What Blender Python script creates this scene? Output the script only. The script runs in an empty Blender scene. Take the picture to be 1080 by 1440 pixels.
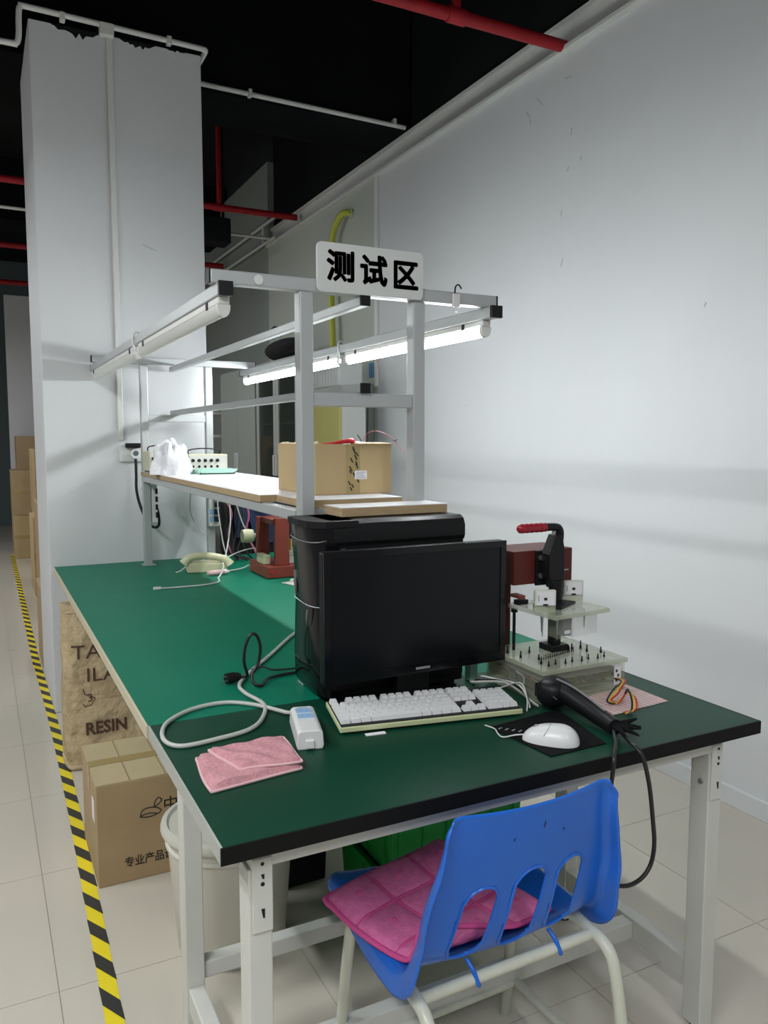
import bpy, bmesh, math, random
from mathutils import Vector, Matrix
from mathutils.bvhtree import BVHTree
random.seed(7)
sc = bpy.context.scene
C = sc.collection
PI = math.pi
# ------------------------------------------------------------------ camera, world, exposure
camd = bpy.data.cameras.new('camera'); cam = bpy.data.objects.new('camera', camd); C.objects.link(cam)
camd.sensor_fit = 'VERTICAL'; camd.sensor_height = 36.0; camd.lens = 36.0 * 1115.5 / 1440.0
cam.location = (0, 0, 1.39)
cam.rotation_euler = (math.radians(90 - 5.3), 0, math.radians(-27.0))
camd.clip_start = 0.05
sc.camera = cam
w = bpy.data.worlds.new('world'); sc.world = w; w.use_nodes = True
w.node_tree.nodes['Background'].inputs[0].default_value = (0.96, 0.98, 1.0, 1)
w.node_tree.nodes['Background'].inputs[1].default_value = 0.18
sc.view_settings.view_transform = 'Standard'; sc.view_settings.look = 'None'
sc.view_settings.gamma = 1.0; sc.view_settings.use_curve_mapping = False
sc.view_settings.exposure = 0.0
TUBE_POWER = 74.0       # emission of the lit bench tubes
FILL_POWER = 31.0       # base watts of the unseen fill lamps, added for general light

# ------------------------------------------------------------------ materials
def _n(m): return m.node_tree.nodes, m.node_tree.links
def mat(name, col, rough=0.5, metal=0.0, var=0.0, vscale=8.0, bump=0.0, bscale=60.0, coat=0.0, spec=None, emit=0.0, stretch=None, bdist=0.01):
    m = bpy.data.materials.new(name); m.use_nodes = True
    nd, ln = _n(m); b = nd['Principled BSDF']
    b.inputs['Base Color'].default_value = (*col, 1); b.inputs['Roughness'].default_value = rough
    b.inputs['Metallic'].default_value = metal
    if coat: b.inputs['Coat Weight'].default_value = coat; b.inputs['Coat Roughness'].default_value = 0.08
    if spec is not None: b.inputs['Specular IOR Level'].default_value = spec
    if emit:
        b.inputs['Emission Color'].default_value = (*col, 1); b.inputs['Emission Strength'].default_value = emit
    if var or bump:
        tc = nd.new('ShaderNodeTexCoord'); src = tc.outputs['Object']
        if stretch:
            mp = nd.new('ShaderNodeMapping'); mp.inputs['Scale'].default_value = stretch; ln.new(src, mp.inputs[0]); src = mp.outputs[0]
    if var:
        no = nd.new('ShaderNodeTexNoise'); no.inputs['Scale'].default_value = vscale; no.inputs['Detail'].default_value = 5
        ln.new(src, no.inputs['Vector'])
        r = nd.new('ShaderNodeValToRGB'); r.color_ramp.elements[0].position = 0.3; r.color_ramp.elements[1].position = 0.7
        r.color_ramp.elements[0].color = (*[c * (1 - var) for c in col], 1); r.color_ramp.elements[1].color = (*[min(1, c * (1 + var)) for c in col], 1)
        ln.new(no.outputs[0], r.inputs[0]); ln.new(r.outputs[0], b.inputs['Base Color'])
    if bump:
        n2 = nd.new('ShaderNodeTexNoise'); n2.inputs['Scale'].default_value = bscale; n2.inputs['Detail'].default_value = 4
        ln.new(src, n2.inputs['Vector'])
        bp = nd.new('ShaderNodeBump'); bp.inputs['Strength'].default_value = bump; bp.inputs['Distance'].default_value = bdist
        ln.new(n2.outputs[0], bp.inputs['Height']); ln.new(bp.outputs[0], b.inputs['Normal'])
    return m
def clear_mat(name, col, alpha, rough=0.08):
    m = mat(name, col, rough); nd, ln = _n(m); b = nd['Principled BSDF']
    b.inputs['Alpha'].default_value = alpha
    return m
M = {}
M['wall'] = mat('white_wall_paint', (0.665, 0.675, 0.685), 0.55, var=0.025, vscale=1.3, bump=0.04, bscale=120)
M['column'] = mat('column_paint', (0.66, 0.67, 0.68), 0.6, var=0.025, vscale=2.0, bump=0.05, bscale=90)
M['greywall'] = mat('grey_green_wall', (0.30, 0.33, 0.30), 0.6, var=0.05, vscale=2)
M['trimwhite'] = mat('trim_white', (0.66, 0.67, 0.64), 0.5)
M['black_ceiling'] = mat('black_ceiling_paint', (0.008, 0.009, 0.010), 0.85, var=0.4, vscale=1.5, spec=0.15)
M['dark_beam'] = mat('dark_beam_paint', (0.007, 0.0075, 0.009), 0.9, var=0.35, vscale=2, spec=0.05)
M['tile'] = mat('cream_tile', (0.60, 0.555, 0.47), 0.16, var=0.05, vscale=2.2, stretch=(1, 0.35, 1))
M['grout'] = mat('grout', (0.34, 0.32, 0.27), 0.8)
M['tile_edge'] = M['grout']
M['conduit'] = mat('white_conduit', (0.70, 0.70, 0.67), 0.4)
M['red_pipe'] = mat('red_pipe_paint', (0.33, 0.012, 0.018), 0.45, var=0.15, spec=0.3)
M['grey_metal'] = mat('grey_rack_paint', (0.47, 0.49, 0.49), 0.38, metal=0.25)
M['leg_metal'] = mat('cream_frame_paint', (0.60, 0.60, 0.55), 0.4, var=0.04)
M['black'] = mat('black_plastic', (0.007, 0.007, 0.008), 0.45, spec=0.3)
M['black_matte'] = mat('black_matte', (0.006, 0.006, 0.007), 0.8, spec=0.12)
M['black_gloss'] = mat('black_gloss', (0.005, 0.005, 0.006), 0.12, spec=0.4)
M['tower_metal'] = mat('tower_black_steel', (0.008, 0.0085, 0.009), 0.36, bump=0.03, bscale=400, spec=0.3)
M['screen'] = mat('screen_glass', (0.005, 0.0055, 0.007), 0.2, spec=0.28)
M['chrome'] = mat('chrome', (0.45, 0.45, 0.46), 0.35, metal=1.0)
M['steel'] = mat('steel', (0.45, 0.45, 0.45), 0.35, metal=0.9)
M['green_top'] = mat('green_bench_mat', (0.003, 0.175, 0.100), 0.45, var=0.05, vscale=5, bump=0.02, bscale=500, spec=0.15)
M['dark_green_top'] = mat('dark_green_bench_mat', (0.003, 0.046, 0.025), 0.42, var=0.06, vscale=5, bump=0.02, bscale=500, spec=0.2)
M['edge_black'] = mat('black_edge_band', (0.006, 0.006, 0.006), 0.6, spec=0.15)
M['edge_beige'] = mat('beige_edge_band', (0.56, 0.50, 0.36), 0.55)
M['edge_grey'] = mat('grey_edge_band', (0.40, 0.41, 0.37), 0.5)
M['plywood'] = mat('plywood_edge', (0.42, 0.30, 0.165), 0.65, var=0.15, vscale=30, stretch=(1, 1, 12))
M['laminate'] = mat('white_laminate', (0.74, 0.73, 0.74), 0.4)
M['card'] = mat('kraft_card', (0.41, 0.29, 0.155), 0.7, var=0.07, vscale=6, bump=0.03, bscale=50)
M['card_pale'] = mat('pale_kraft_card', (0.50, 0.40, 0.235), 0.7, var=0.07, vscale=6)
M['card_light'] = mat('light_kraft_card', (0.47, 0.345, 0.175), 0.7, var=0.06, vscale=5)
M['kraft_paper'] = mat('kraft_paper', (0.52, 0.40, 0.24), 0.75, var=0.12, vscale=7, bump=0.8, bscale=9, bdist=0.06)
M['card_crease'] = mat('card_crease', (0.27, 0.20, 0.11), 0.7)
M['packing_tape'] = mat('packing_tape', (0.40, 0.30, 0.13), 0.25)
M['ink'] = mat('black_ink', (0.02, 0.017, 0.015), 0.6)
M['brown_ink'] = mat('brown_ink', (0.085, 0.038, 0.025), 0.7)
M['paper'] = mat('white_paper', (0.80, 0.79, 0.80), 0.7)
M['yellow'] = mat('hazard_yellow', (0.86, 0.69, 0.02), 0.45)
M['tape_black'] = mat('hazard_black', (0.035, 0.035, 0.033), 0.45)
M['bin'] = mat('cream_bin_plastic', (0.60, 0.58, 0.50), 0.35)
M['crate'] = mat('green_crate_plastic', (0.012, 0.30, 0.05), 0.35)
M['blue'] = mat('blue_chair_plastic', (0.010, 0.135, 0.62), 0.27, var=0.06, vscale=6)
M['tube_cream'] = mat('cream_tube_paint', (0.58, 0.59, 0.49), 0.3, var=0.06, vscale=20)
M['pink'] = mat('pink_cushion', (0.74, 0.17, 0.40), 0.8, var=0.12, vscale=60, bump=0.3, bscale=140)
M['pink_seam'] = mat('pink_cushion_seam', (0.66, 0.08, 0.29), 0.75)
M['towel'] = mat('pink_towel', (0.62, 0.30, 0.33), 0.95, var=0.13, vscale=120, bump=0.45, bscale=260)
M['towel_edge'] = mat('pink_towel_hem', (0.72, 0.46, 0.47), 0.9)
M['white_plastic'] = mat('white_plastic', (0.72, 0.72, 0.70), 0.35)
M['offwhite'] = mat('offwhite_plastic', (0.60, 0.60, 0.54), 0.4)
M['grey_cable'] = mat('grey_cable', (0.50, 0.51, 0.47), 0.45)
M['white_cable'] = mat('white_cable', (0.68, 0.68, 0.66), 0.4)
M['black_cable'] = mat('black_cable', (0.012, 0.012, 0.012), 0.4)
M['red_cable'] = mat('red_cable', (0.55, 0.03, 0.03), 0.4)
M['yellow_cable'] = mat('yellow_cable', (0.70, 0.50, 0.05), 0.4)
M['pink_cable'] = mat('pink_cable', (0.60, 0.16, 0.24), 0.4)
M['sock_blue'] = mat('socket_blue', (0.28, 0.48, 0.72), 0.4)
M['key'] = mat('white_key', (0.74, 0.74, 0.74), 0.4)
M['key_plate'] = mat('pale_green_plate', (0.58, 0.62, 0.36), 0.35)
M['mouse'] = mat('white_mouse', (0.74, 0.74, 0.73), 0.3)
M['maroon'] = mat('maroon_paint', (0.105, 0.017, 0.012), 0.4, spec=0.3)
M['red_brown'] = mat('red_brown_paint', (0.27, 0.045, 0.028), 0.4)
M['handle_red'] = mat('red_vinyl_grip', (0.30, 0.010, 0.022), 0.25)
M['bright_red'] = mat('bright_red_grip', (0.62, 0.02, 0.035), 0.3)
M['acrylic'] = clear_mat('clear_acrylic', (0.52, 0.54, 0.40), 0.18)
M['acrylic_edge'] = clear_mat('acrylic_plate', (0.54, 0.57, 0.42), 0.5)
M['acrylic_thin'] = clear_mat('thin_acrylic', (0.75, 0.77, 0.72), 0.22)
M['pcb'] = mat('green_circuit_board', (0.05, 0.14, 0.08), 0.4)
M['module'] = mat('grey_module', (0.22, 0.22, 0.22), 0.4)
M['brass'] = mat('brass', (0.55, 0.42, 0.12), 0.35, metal=0.8)
M['phone'] = mat('cream_phone_plastic', (0.62, 0.60, 0.38), 0.4)
M['instr'] = mat('beige_instrument', (0.55, 0.53, 0.38), 0.45)
M['mint'] = mat('mint_plastic', (0.40, 0.66, 0.55), 0.4)
M['bagplastic'] = mat('white_plastic_bag', (0.80, 0.80, 0.82), 0.3, bump=0.7, bscale=35)
M['lamp_body'] = mat('lamp_housing', (0.68, 0.68, 0.65), 0.4)
M['lamp_off'] = mat('unlit_tube_cover', (0.70, 0.70, 0.66), 0.25)
M['lamp_on'] = mat('lit_tube', (0.93, 0.98, 1.0), 0.3, emit=TUBE_POWER)
M['fill_on'] = mat('lit_fill_tube', (0.95, 0.98, 1.0), 0.3, emit=20.0)  # glowing tube of the added, out-of-view fill lamps
M['sign'] = mat('sign_board', (0.66, 0.68, 0.66), 0.3)
M['grey_label'] = mat('grey_print', (0.30, 0.30, 0.32), 0.6)
M['cab_grey'] = mat('grey_cabinet', (0.34, 0.37, 0.34), 0.5)
M['cab_light'] = mat('light_grey_cabinet', (0.42, 0.43, 0.40), 0.5)
M['cab_glass'] = clear_mat('cabinet_glass', (0.05, 0.06, 0.05), 0.55, 0.05)
M['cab_in'] = mat('cabinet_inside', (0.09, 0.10, 0.07), 0.7)
M['yellow_cab'] = mat('yellow_cabinet', (0.42, 0.40, 0.12), 0.5)
M['hose'] = mat('yellow_hose', (0.50, 0.52, 0.06), 0.4)
M['denim'] = mat('blue_cloth', (0.03, 0.05, 0.12), 0.9, bump=0.4, bscale=40)
M['dark_cloth'] = mat('dark_cloth', (0.012, 0.012, 0.014), 0.9, bump=0.5, bscale=30)
M['scuff'] = mat('grey_scuff', (0.50, 0.51, 0.52), 0.7)
M['blue_tag'] = mat('blue_tag', (0.08, 0.25, 0.42), 0.5)
M['tealwall'] = mat('dark_teal_wall', (0.10, 0.13, 0.13), 0.6)
def sheet_mat():
    m = mat('pink_label_sheet', (0.78, 0.72, 0.70), 0.5); nd, ln = _n(m); b = nd['Principled BSDF']
    tc = nd.new('ShaderNodeTexCoord'); br = nd.new('ShaderNodeTexBrick'); ln.new(tc.outputs['Object'], br.inputs['Vector'])
    br.offset = 0.0; br.inputs['Scale'].default_value = 1.0; br.inputs['Brick Width'].default_value = 0.014; br.inputs['Row Height'].default_value = 0.008
    br.inputs['Mortar Size'].default_value = 0.0012
    br.inputs['Color1'].default_value = (0.78, 0.73, 0.70, 1); br.inputs['Color2'].default_value = (0.70, 0.62, 0.60, 1); br.inputs['Mortar'].default_value = (0.52, 0.16, 0.16, 1)
    ln.new(br.outputs['Color'], b.inputs['Base Color'])
    return m
M['sheet'] = sheet_mat()

# ------------------------------------------------------------------ mesh helpers
ROOT = {}
class MB:
    def __init__(s): s.v = []; s.f = []
    def add(s, vs, fs):
        o = len(s.v); s.v += [tuple(p) for p in vs]; s.f += [tuple(i + o for i in f) for f in fs]; return s
    def box(s, x0, x1, y0, y1, z0, z1):
        return s.add([(x0,y0,z0),(x1,y0,z0),(x1,y1,z0),(x0,y1,z0),(x0,y0,z1),(x1,y0,z1),(x1,y1,z1),(x0,y1,z1)],
              [(3,2,1,0),(4,5,6,7),(0,1,5,4),(1,2,6,5),(2,3,7,6),(3,0,4,7)])
    def obox(s, c, size, rot=(0,0,0)):
        from mathutils import Euler
        R = Euler(rot).to_matrix(); c = Vector(c); a, b, d = [k / 2 for k in size]
        vs = [c + R @ Vector(p) for p in ((-a,-b,-d),(a,-b,-d),(a,b,-d),(-a,b,-d),(-a,-b,d),(a,-b,d),(a,b,d),(-a,b,d))]
        return s.add(vs, [(3,2,1,0),(4,5,6,7),(0,1,5,4),(1,2,6,5),(2,3,7,6),(3,0,4,7)])
    def cyl(s, p0, p1, r, n=14, r1=None):
        p0 = Vector(p0); p1 = Vector(p1); r1 = r if r1 is None else r1
        d = (p1 - p0).normalized(); a = d.orthogonal().normalized(); b = d.cross(a)
        vs = [p0 + (a * math.cos(2*PI*i/n) + b * math.sin(2*PI*i/n)) * r for i in range(n)]
        vs += [p1 + (a * math.cos(2*PI*i/n) + b * math.sin(2*PI*i/n)) * r1 for i in range(n)]
        fs = [(i, (i+1) % n, n + (i+1) % n, n + i) for i in range(n)] + [tuple(range(n-1, -1, -1)), tuple(range(n, 2*n))]
        return s.add(vs, fs)
    def tube(s, pts, r, n=8, k=6, smooth=True):
        P = spline(pts, k) if smooth and len(pts) > 2 else [Vector(p) for p in pts]
        a = None; rings = []
        for i, p in enumerate(P):
            d = (P[min(i+1, len(P)-1)] - P[max(i-1, 0)])
            d = d.normalized() if d.length > 1e-9 else Vector((0,0,1))
            a = d.orthogonal().normalized() if a is None else (a - d * a.dot(d))
            a = a.normalized() if a.length > 1e-6 else d.orthogonal().normalized()
            b = d.cross(a); rr = r(i/(len(P)-1)) if callable(r) else r
            rings.append([p + (a * math.cos(2*PI*j/n) + b * math.sin(2*PI*j/n)) * rr for j in range(n)])
        vs = [q for g in rings for q in g]; fs = []
        for i in range(len(P)-1):
            for j in range(n):
                fs.append((i*n+j, i*n+(j+1) % n, (i+1)*n+(j+1) % n, (i+1)*n+j))
        fs += [tuple(range(n-1, -1, -1)), tuple(range((len(P)-1)*n, len(P)*n))]
        return s.add(vs, fs)
    def prism(s, poly, axis, a0, a1):
        def pt(u, v, w): return (w,u,v) if axis == 0 else (u,w,v) if axis == 1 else (u,v,w)
        n = len(poly); vs = [pt(u, v, a0) for u, v in poly] + [pt(u, v, a1) for u, v in poly]
        return s.add(vs, [(i, (i+1) % n, n + (i+1) % n, n + i) for i in range(n)] + [tuple(range(n-1, -1, -1)), tuple(range(n, 2*n))])
    def lathe(s, prof, c=(0,0,0), n=28, axis=2):
        vs = []; m = len(prof)
        for i in range(n):
            t = 2*PI*i/n
            for r, z in prof:
                q = (r*math.cos(t), r*math.sin(t), z) if axis == 2 else (z, r*math.cos(t), r*math.sin(t)) if axis == 0 else (r*math.sin(t), z, r*math.cos(t))
                vs.append((q[0]+c[0], q[1]+c[1], q[2]+c[2]))
        fs = [(i*m+j, ((i+1) % n)*m+j, ((i+1) % n)*m+j+1, i*m+j+1) for i in range(n) for j in range(m-1)]
        fs += [tuple(i*m for i in range(n-1, -1, -1)), tuple(i*m+m-1 for i in range(n))]
        return s.add(vs, fs)
    def grid(s, fn, nu, nv):
        vs = [fn(i/nu, j/nv) for j in range(nv+1) for i in range(nu+1)]
        return s.add(vs, [(j*(nu+1)+i, j*(nu+1)+i+1, (j+1)*(nu+1)+i+1, (j+1)*(nu+1)+i) for j in range(nv) for i in range(nu)])
    def build(s, name, m, parent=None, w=False, bevel=0, smooth=False, seg=2, label=None):
        me = bpy.data.meshes.new(name)
        vs = s.v
        if w and parent is not None:
            L = ROOT[parent.name]; vs = [(x-L[0], y-L[1], z-L[2]) for x, y, z in vs]
        me.from_pydata(vs, [], s.f)
        bm = bmesh.new(); bm.from_mesh(me)
        bmesh.ops.recalc_face_normals(bm, faces=bm.faces)
        if bevel:
            ed = [e for e in bm.edges if len(e.link_faces) == 2 and e.calc_face_angle(0) > 0.6]
            bmesh.ops.bevel(bm, geom=ed, offset=bevel, segments=seg, affect='EDGES', profile=0.5, clamp_overlap=True)
        if smooth:
            for f in bm.faces: f.smooth = True
            lim = 0.9
            for e in bm.edges:
                if len(e.link_faces) == 2 and e.calc_face_angle(0) > lim: e.smooth = False
        bm.to_mesh(me); bm.free()
        me.materials.append(M[m] if isinstance(m, str) else m)
        o = bpy.data.objects.new(name, me); C.objects.link(o)
        if parent is not None:
            o.parent = parent; ROOT[o.name] = ROOT[parent.name]
        else: ROOT[o.name] = (0,0,0)
        if label: o['label'] = label
        return o
def spline(pts, k=6):
    P = [Vector(p) for p in pts]; out = []
    for i in range(len(P)-1):
        a = P[max(i-1,0)]; b = P[i]; c = P[i+1]; d = P[min(i+2, len(P)-1)]
        for j in range(k):
            t = j/k
            out.append(0.5*((2*b) + (c-a)*t + (2*a-5*b+4*c-d)*t*t + (3*b-a-3*c+d)*t**3))
    out.append(P[-1]); return out
def B(*a): return MB().box(*a)
def tag(o, label, cat, group=None):
    o['label'] = label; o['category'] = cat
    if group: o['group'] = group
    return o
def thing(name, label, cat, loc=(0,0,0), rz=0, group=None):
    o = bpy.data.objects.new(name, None); C.objects.link(o); o.location = loc; o.rotation_euler = (0,0,rz); o.empty_display_size = 0.05
    ROOT[o.name] = tuple(loc); return tag(o, label, cat, group)
def one(mb, name, m, label, cat, group=None, bevel=0, smooth=False, seg=2):
    # a thing that is a single mesh: origin moved to its own base centre
    xs = [p[0] for p in mb.v]; ys = [p[1] for p in mb.v]; zs = [p[2] for p in mb.v]
    c = ((min(xs)+max(xs))/2, (min(ys)+max(ys))/2, min(zs))
    mb.v = [(x-c[0], y-c[1], z-c[2]) for x, y, z in mb.v]
    o = mb.build(name, m, None, bevel=bevel, smooth=smooth, seg=seg); o.location = c; ROOT[o.name] = c
    return tag(o, label, cat, group)
def struct(mb, name, m, label=None, parent=None, bevel=0, smooth=False):
    o = mb.build(name, m, parent, bevel=bevel, smooth=smooth)
    if parent is None: o['kind'] = 'structure'; o['label'] = label; o['category'] = name.split('_')[0]
    return o
def dup(o, parent):
    c = o.copy(); C.objects.link(c); c.parent = parent; ROOT[c.name] = ROOT[parent.name] if parent else (0,0,0); return c
def text_mb(body, size, place, extrude=0.0, bold=0.0, align='CENTER', sx=1.0):
    cu = bpy.data.curves.new('lettering', 'FONT'); cu.body = body; cu.size = size; cu.align_x = align; cu.align_y = 'CENTER'
    cu.offset = bold; cu.resolution_u = 3; cu.extrude = extrude
    o = bpy.data.objects.new('lettering', cu); C.objects.link(o)
    bpy.context.view_layer.update()
    me = bpy.data.meshes.new_from_object(o.evaluated_get(bpy.context.evaluated_depsgraph_get()))
    mb = MB(); mb.v = [tuple(place(v.co.x*sx, v.co.y, v.co.z)) for v in me.vertices]; mb.f = [tuple(p.vertices) for p in me.polygons]
    bpy.data.objects.remove(o); bpy.data.curves.remove(cu); bpy.data.meshes.remove(me)
    return mb
def onto(mb, target, direction, lift=0.001):
    # lay lettering on the surface it is printed on (target still in world/local frame of mb)
    bv = BVHTree.FromPolygons([v.co for v in target.data.vertices], [tuple(p.vertices) for p in target.data.polygons])
    d = Vector(direction)
    out = []
    for p in mb.v:
        h = bv.ray_cast(Vector(p) - d*0.5, d)
        out.append(tuple(h[0] - d*lift) if h[0] else p)
    mb.v = out; return mb
def rect(u0, u1, v0, v1, r=0.0, n=5):
    if r <= 0: return [(u0,v0),(u1,v0),(u1,v1),(u0,v1)]
    o = []
    for cx, cy, a in ((u1-r,v0+r,-PI/2),(u1-r,v1-r,0),(u0+r,v1-r,PI/2),(u0+r,v0+r,PI)):
        for i in range(n+1): t = a + PI/2*i/n; o.append((cx+r*math.cos(t), cy+r*math.sin(t)))
    return o

# ================================================================== THE SETTING
floor = struct(B(-3.0, 2.66, -1.6, 14.2, -0.12, -0.002), 'floor', 'grout', 'glossy cream tiled floor with thin grout lines')
TS = 0.605; GAP = 0.0022
tile_me = None
for i in range(-5, 4):
    for j in range(-6, 16):
        x0 = 0.124 + i*TS; y0 = 2.048 + j*TS
        if tile_me is None:
            t = B(GAP/2, TS-GAP/2, GAP/2, TS-GAP/2, -0.01, 0.0).build('tile', 'tile', floor); tile_me = t
        else: t = dup(tile_me, floor)
        t.location = (x0, y0, 0)
ceiling = struct(B(-3.0, 2.9, -1.6, 14.2, 4.15, 4.3), 'ceiling', 'black_ceiling', 'black painted concrete ceiling')
struct(B(-3.0, 2.545, 4.63, 5.10, 3.345, 4.15), 'ceiling_beam', 'dark_beam', 'deep black beam running from the white pillar to the right wall')
struct(B(-3.0, 2.58, 8.9, 9.4, 3.55, 4.15), 'ceiling_beam', 'dark_beam', 'farther black beam behind the white pillar')
# right wall: near white section with a bead on top and a set-back band above it
wr = struct(B(2.5, 2.66, -1.6, 5.0, 0.0, 3.165), 'wall_right', 'wall', 'tall white wall on the right with scuff marks')
B(2.472, 2.66, -1.6, 5.0, 3.165, 3.192).build('bead_moulding', 'trimwhite', wr, bevel=0.006)
B(2.545, 2.66, -1.6, 5.0, 3.192, 3.325).build('set_back_band', 'trimwhite', wr)
B(2.525, 2.66, -1.6, 5.0, 3.325, 3.345).build('band_lip', 'trimwhite', wr)
B(2.56, 2.66, -1.6, 5.0, 3.345, 4.15).build('black_upper_wall', 'black_ceiling', wr)
for k, (y, z, L, a) in enumerate([(3.33, 2.99, .05, .9), (3.24, 3.02, .07, .8), (3.03, 3.05, .05, .15), (3.31, 2.95, .03, 1.2), (3.0, 2.80, .03, 1.7), (3.02, 2.64, .025, 2.2), (2.93, 2.66, .02, 1.5), (3.05, 2.22, .04, 1.9),
                                  (3.06, 2.45, .03, 1.8), (1.9, 2.35, .02, .5), (3.87, 1.579, .012, .3), (2.2, 1.9, .02, 2.0)]):
    MB().obox((2.4994, y, z), (0.0016, L, 0.006), (a, 0, 0)).build('scuff_mark', 'scuff', wr)
M['wall2'] = mat('pale_green_grey_wall', (0.52, 0.55, 0.49), 0.6, var=0.03, vscale=2)
wf = struct(B(2.5, 2.66, 5.0, 7.3, 0.0, 3.165), 'wall_right', 'wall2', 'pale green-grey part of the right wall behind the yellow hose')
B(2.472, 2.66, 5.0, 7.3, 3.165, 3.192).build('bead_moulding', 'trimwhite', wf, bevel=0.006)
B(2.545, 2.66, 5.0, 7.3, 3.192, 3.325).build('set_back_band', 'trimwhite', wf)
B(2.525, 2.66, 5.0, 7.3, 3.325, 3.345).build('band_lip', 'trimwhite', wf)
B(2.56, 2.66, 5.0, 7.3, 3.345, 4.15).build('black_upper_wall', 'black_ceiling', wf)
wg = struct(B(2.5, 2.66, 7.3, 11.6, 0.0, 3.95), 'wall_right', 'greywall', 'dark grey far part of the right wall')
MB().tube([(2.46, 7.0, 3.20), (2.46, 11.2, 3.20)], 0.014).build('tray_rail', 'trimwhite', wg)
MB().tube([(2.46, 7.0, 3.37), (2.46, 11.2, 3.37)], 0.014).build('tray_rail', 'trimwhite', wg)
MB().tube([(2.46, 7.32, 3.20), (2.46, 7.32, 3.37)], 0.014).build('tray_rail', 'trimwhite', wg)
struct(B(2.5-0.014, 2.5, -1.6, 4.99, 0.0, 0.075), 'baseboard_right', 'wall', 'low white skirting along the right wall', bevel=0.003)
struct(MB().tube([(2.49, 5.0, 3.165), (2.49, 5.0, 1.75)], 0.018), 'trim_1', 'conduit', 'thin white vertical strip on the right wall', smooth=True)
wb = struct(B(0.37, 2.66, 11.5, 11.62, 0.0, 3.23), 'wall_back', 'wall', 'far white partition wall behind the cardboard boxes')
struct(B(-3.0, 2.66, 14.0, 14.2, 0.0, 4.15), 'wall_back', 'tealwall', 'dark far end wall of the aisle')
# column
co = struct(B(0.29, 1.105, 4.25, 5.0, 0.0, 3.355), 'wall_column', 'column', 'square white pillar beside the green bench', bevel=0.006)
mb = MB()
def blot(cx, z, wd, h):
    n = 14; up = [(cx - wd/2 + wd*i/n, z + h*(0.15*random.random())) for i in range(n+1)]
    dn = [(cx + wd/2 - wd*i/n, z - h*(0.35 + 0.65*random.random())*math.sin(PI*(i+0.4)/(n+0.8))) for i in range(n+1)]
    mb.prism(up + dn, 1, 4.2488, 4.2505)
blot(0.50, 3.352, 0.22, 0.05); blot(0.79, 3.352, 0.17, 0.035); blot(0.98, 3.352, 0.10, 0.012)
mb.build('bare_patch', 'black_ceiling', co)
MB().obox((0.82, 4.2495, 2.36), (0.07, 0.0016, 0.006), (0, 0.35, 0)).build('scratch', 'scuff', co)
# conduit along the pillar top, dropping at the left and turning the corner at the right
cd = thing('conduit', 'white conduit bent over the top of the white pillar', 'pipe', (0.6, 4.22, 3.37))
MB().tube([(-1.2, 4.225, 3.215), (0.14, 4.225, 3.215), (0.17, 4.225, 3.215), (0.215, 4.225, 3.216), (0.237, 4.225, 3.222), (0.247, 4.225, 3.26), (0.250, 4.225, 3.34), (0.258, 4.225, 3.385), (0.30, 4.225, 3.392),
           (0.7, 4.225, 3.385), (1.08, 4.225, 3.378), (1.118, 4.232, 3.376), (1.128, 4.27, 3.374), (1.128, 4.60, 3.372)], 0.0135, n=10, k=4).build('pipe', 'conduit', cd, w=True, smooth=True)
for x in (0.44, 0.94): B(x-0.012, x+0.012, 4.212, 4.25, 3.362, 3.402).build('pipe_clip', 'conduit', cd, w=True, bevel=0.004)
jb = B(0.605, 0.672, 4.205, 4.25, 3.335, 3.395).build('junction_box', 'conduit', cd, w=True, bevel=0.006)
B(0.637, 0.665, 4.232, 4.25, 1.38, 3.335).build('vertical_trunking', 'conduit', cd, w=True, bevel=0.004)
MB().cyl((0.985, 4.25, 3.335), (0.985, 4.238, 3.335), 0.012).build('clip_screw', 'conduit', cd, w=True)
cd2 = thing('conduit', 'straight white conduit along the black beam right of the pillar', 'pipe', (1.8, 4.6, 3.35))
MB().tube([(1.12, 4.61, 3.372), (2.50, 4.61, 3.355)], 0.0135, n=10).build('pipe', 'conduit', cd2, w=True, smooth=True)
for x in (1.48, 2.42): B(x-0.01, x+0.01, 4.59, 4.63, 3.35, 3.392).build('pipe_clip', 'conduit', cd2, w=True, bevel=0.003)
# red sprinkler pipes
def redpipe(y, z, x0, x1, r, label, extra=None):
    t = thing('sprinkler_pipe', label, 'pipe', ((x0+x1)/2, y, z), group='red pipes under the ceiling')
    MB().tube([(x0, y, z), (x1, y, z)], r, n=16).build('pipe', 'red_pipe', t, w=True, smooth=True)
    for x in (extra or []):
        MB().cyl((x-0.045, y, z), (x+0.045, y, z), r*1.22, n=16).build('coupling', 'red_pipe', t, w=True, smooth=True)
        MB().cyl((x, y, z), (x, y, 4.15), r*0.75).build('riser', 'red_pipe', t, w=True, smooth=True)
    return t
redpipe(3.055, 3.195, -2.8, 2.50, 0.027, 'thick bright red pipe at the top running into the right wall', [1.905])
redpipe(6.55, 3.265, -2.8, 2.50, 0.026, 'dark red pipe beside the pillar with a thin riser', [1.83])
redpipe(8.7, 3.26, -2.8, 2.46, 0.028, 'middle red pipe left of the pillar')
redpipe(10.8, 3.27, -2.8, 2.46, 0.030, 'lowest and farthest red pipe left of the pillar')
one(MB().tube([(-2.8, 7.1, 3.205), (2.45, 7.1, 3.205)], 0.013), 'conduit', 'conduit', 'thin white conduit between the red pipes left of the pillar', 'pipe', smooth=True)
db = thing('cable_box', 'black box hanging under the ceiling beside the pillar', 'box', (1.86, 6.9, 3.05))
B(1.72, 2.0, 6.8, 7.0, 3.05, 3.26).build('body', 'black_ceiling', db, w=True, bevel=0.01)
for x in (1.76, 1.96): B(x-0.01, x+0.01, 6.89, 6.91, 3.26, 4.15).build('hanger', 'black_ceiling', db, w=True)
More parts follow.
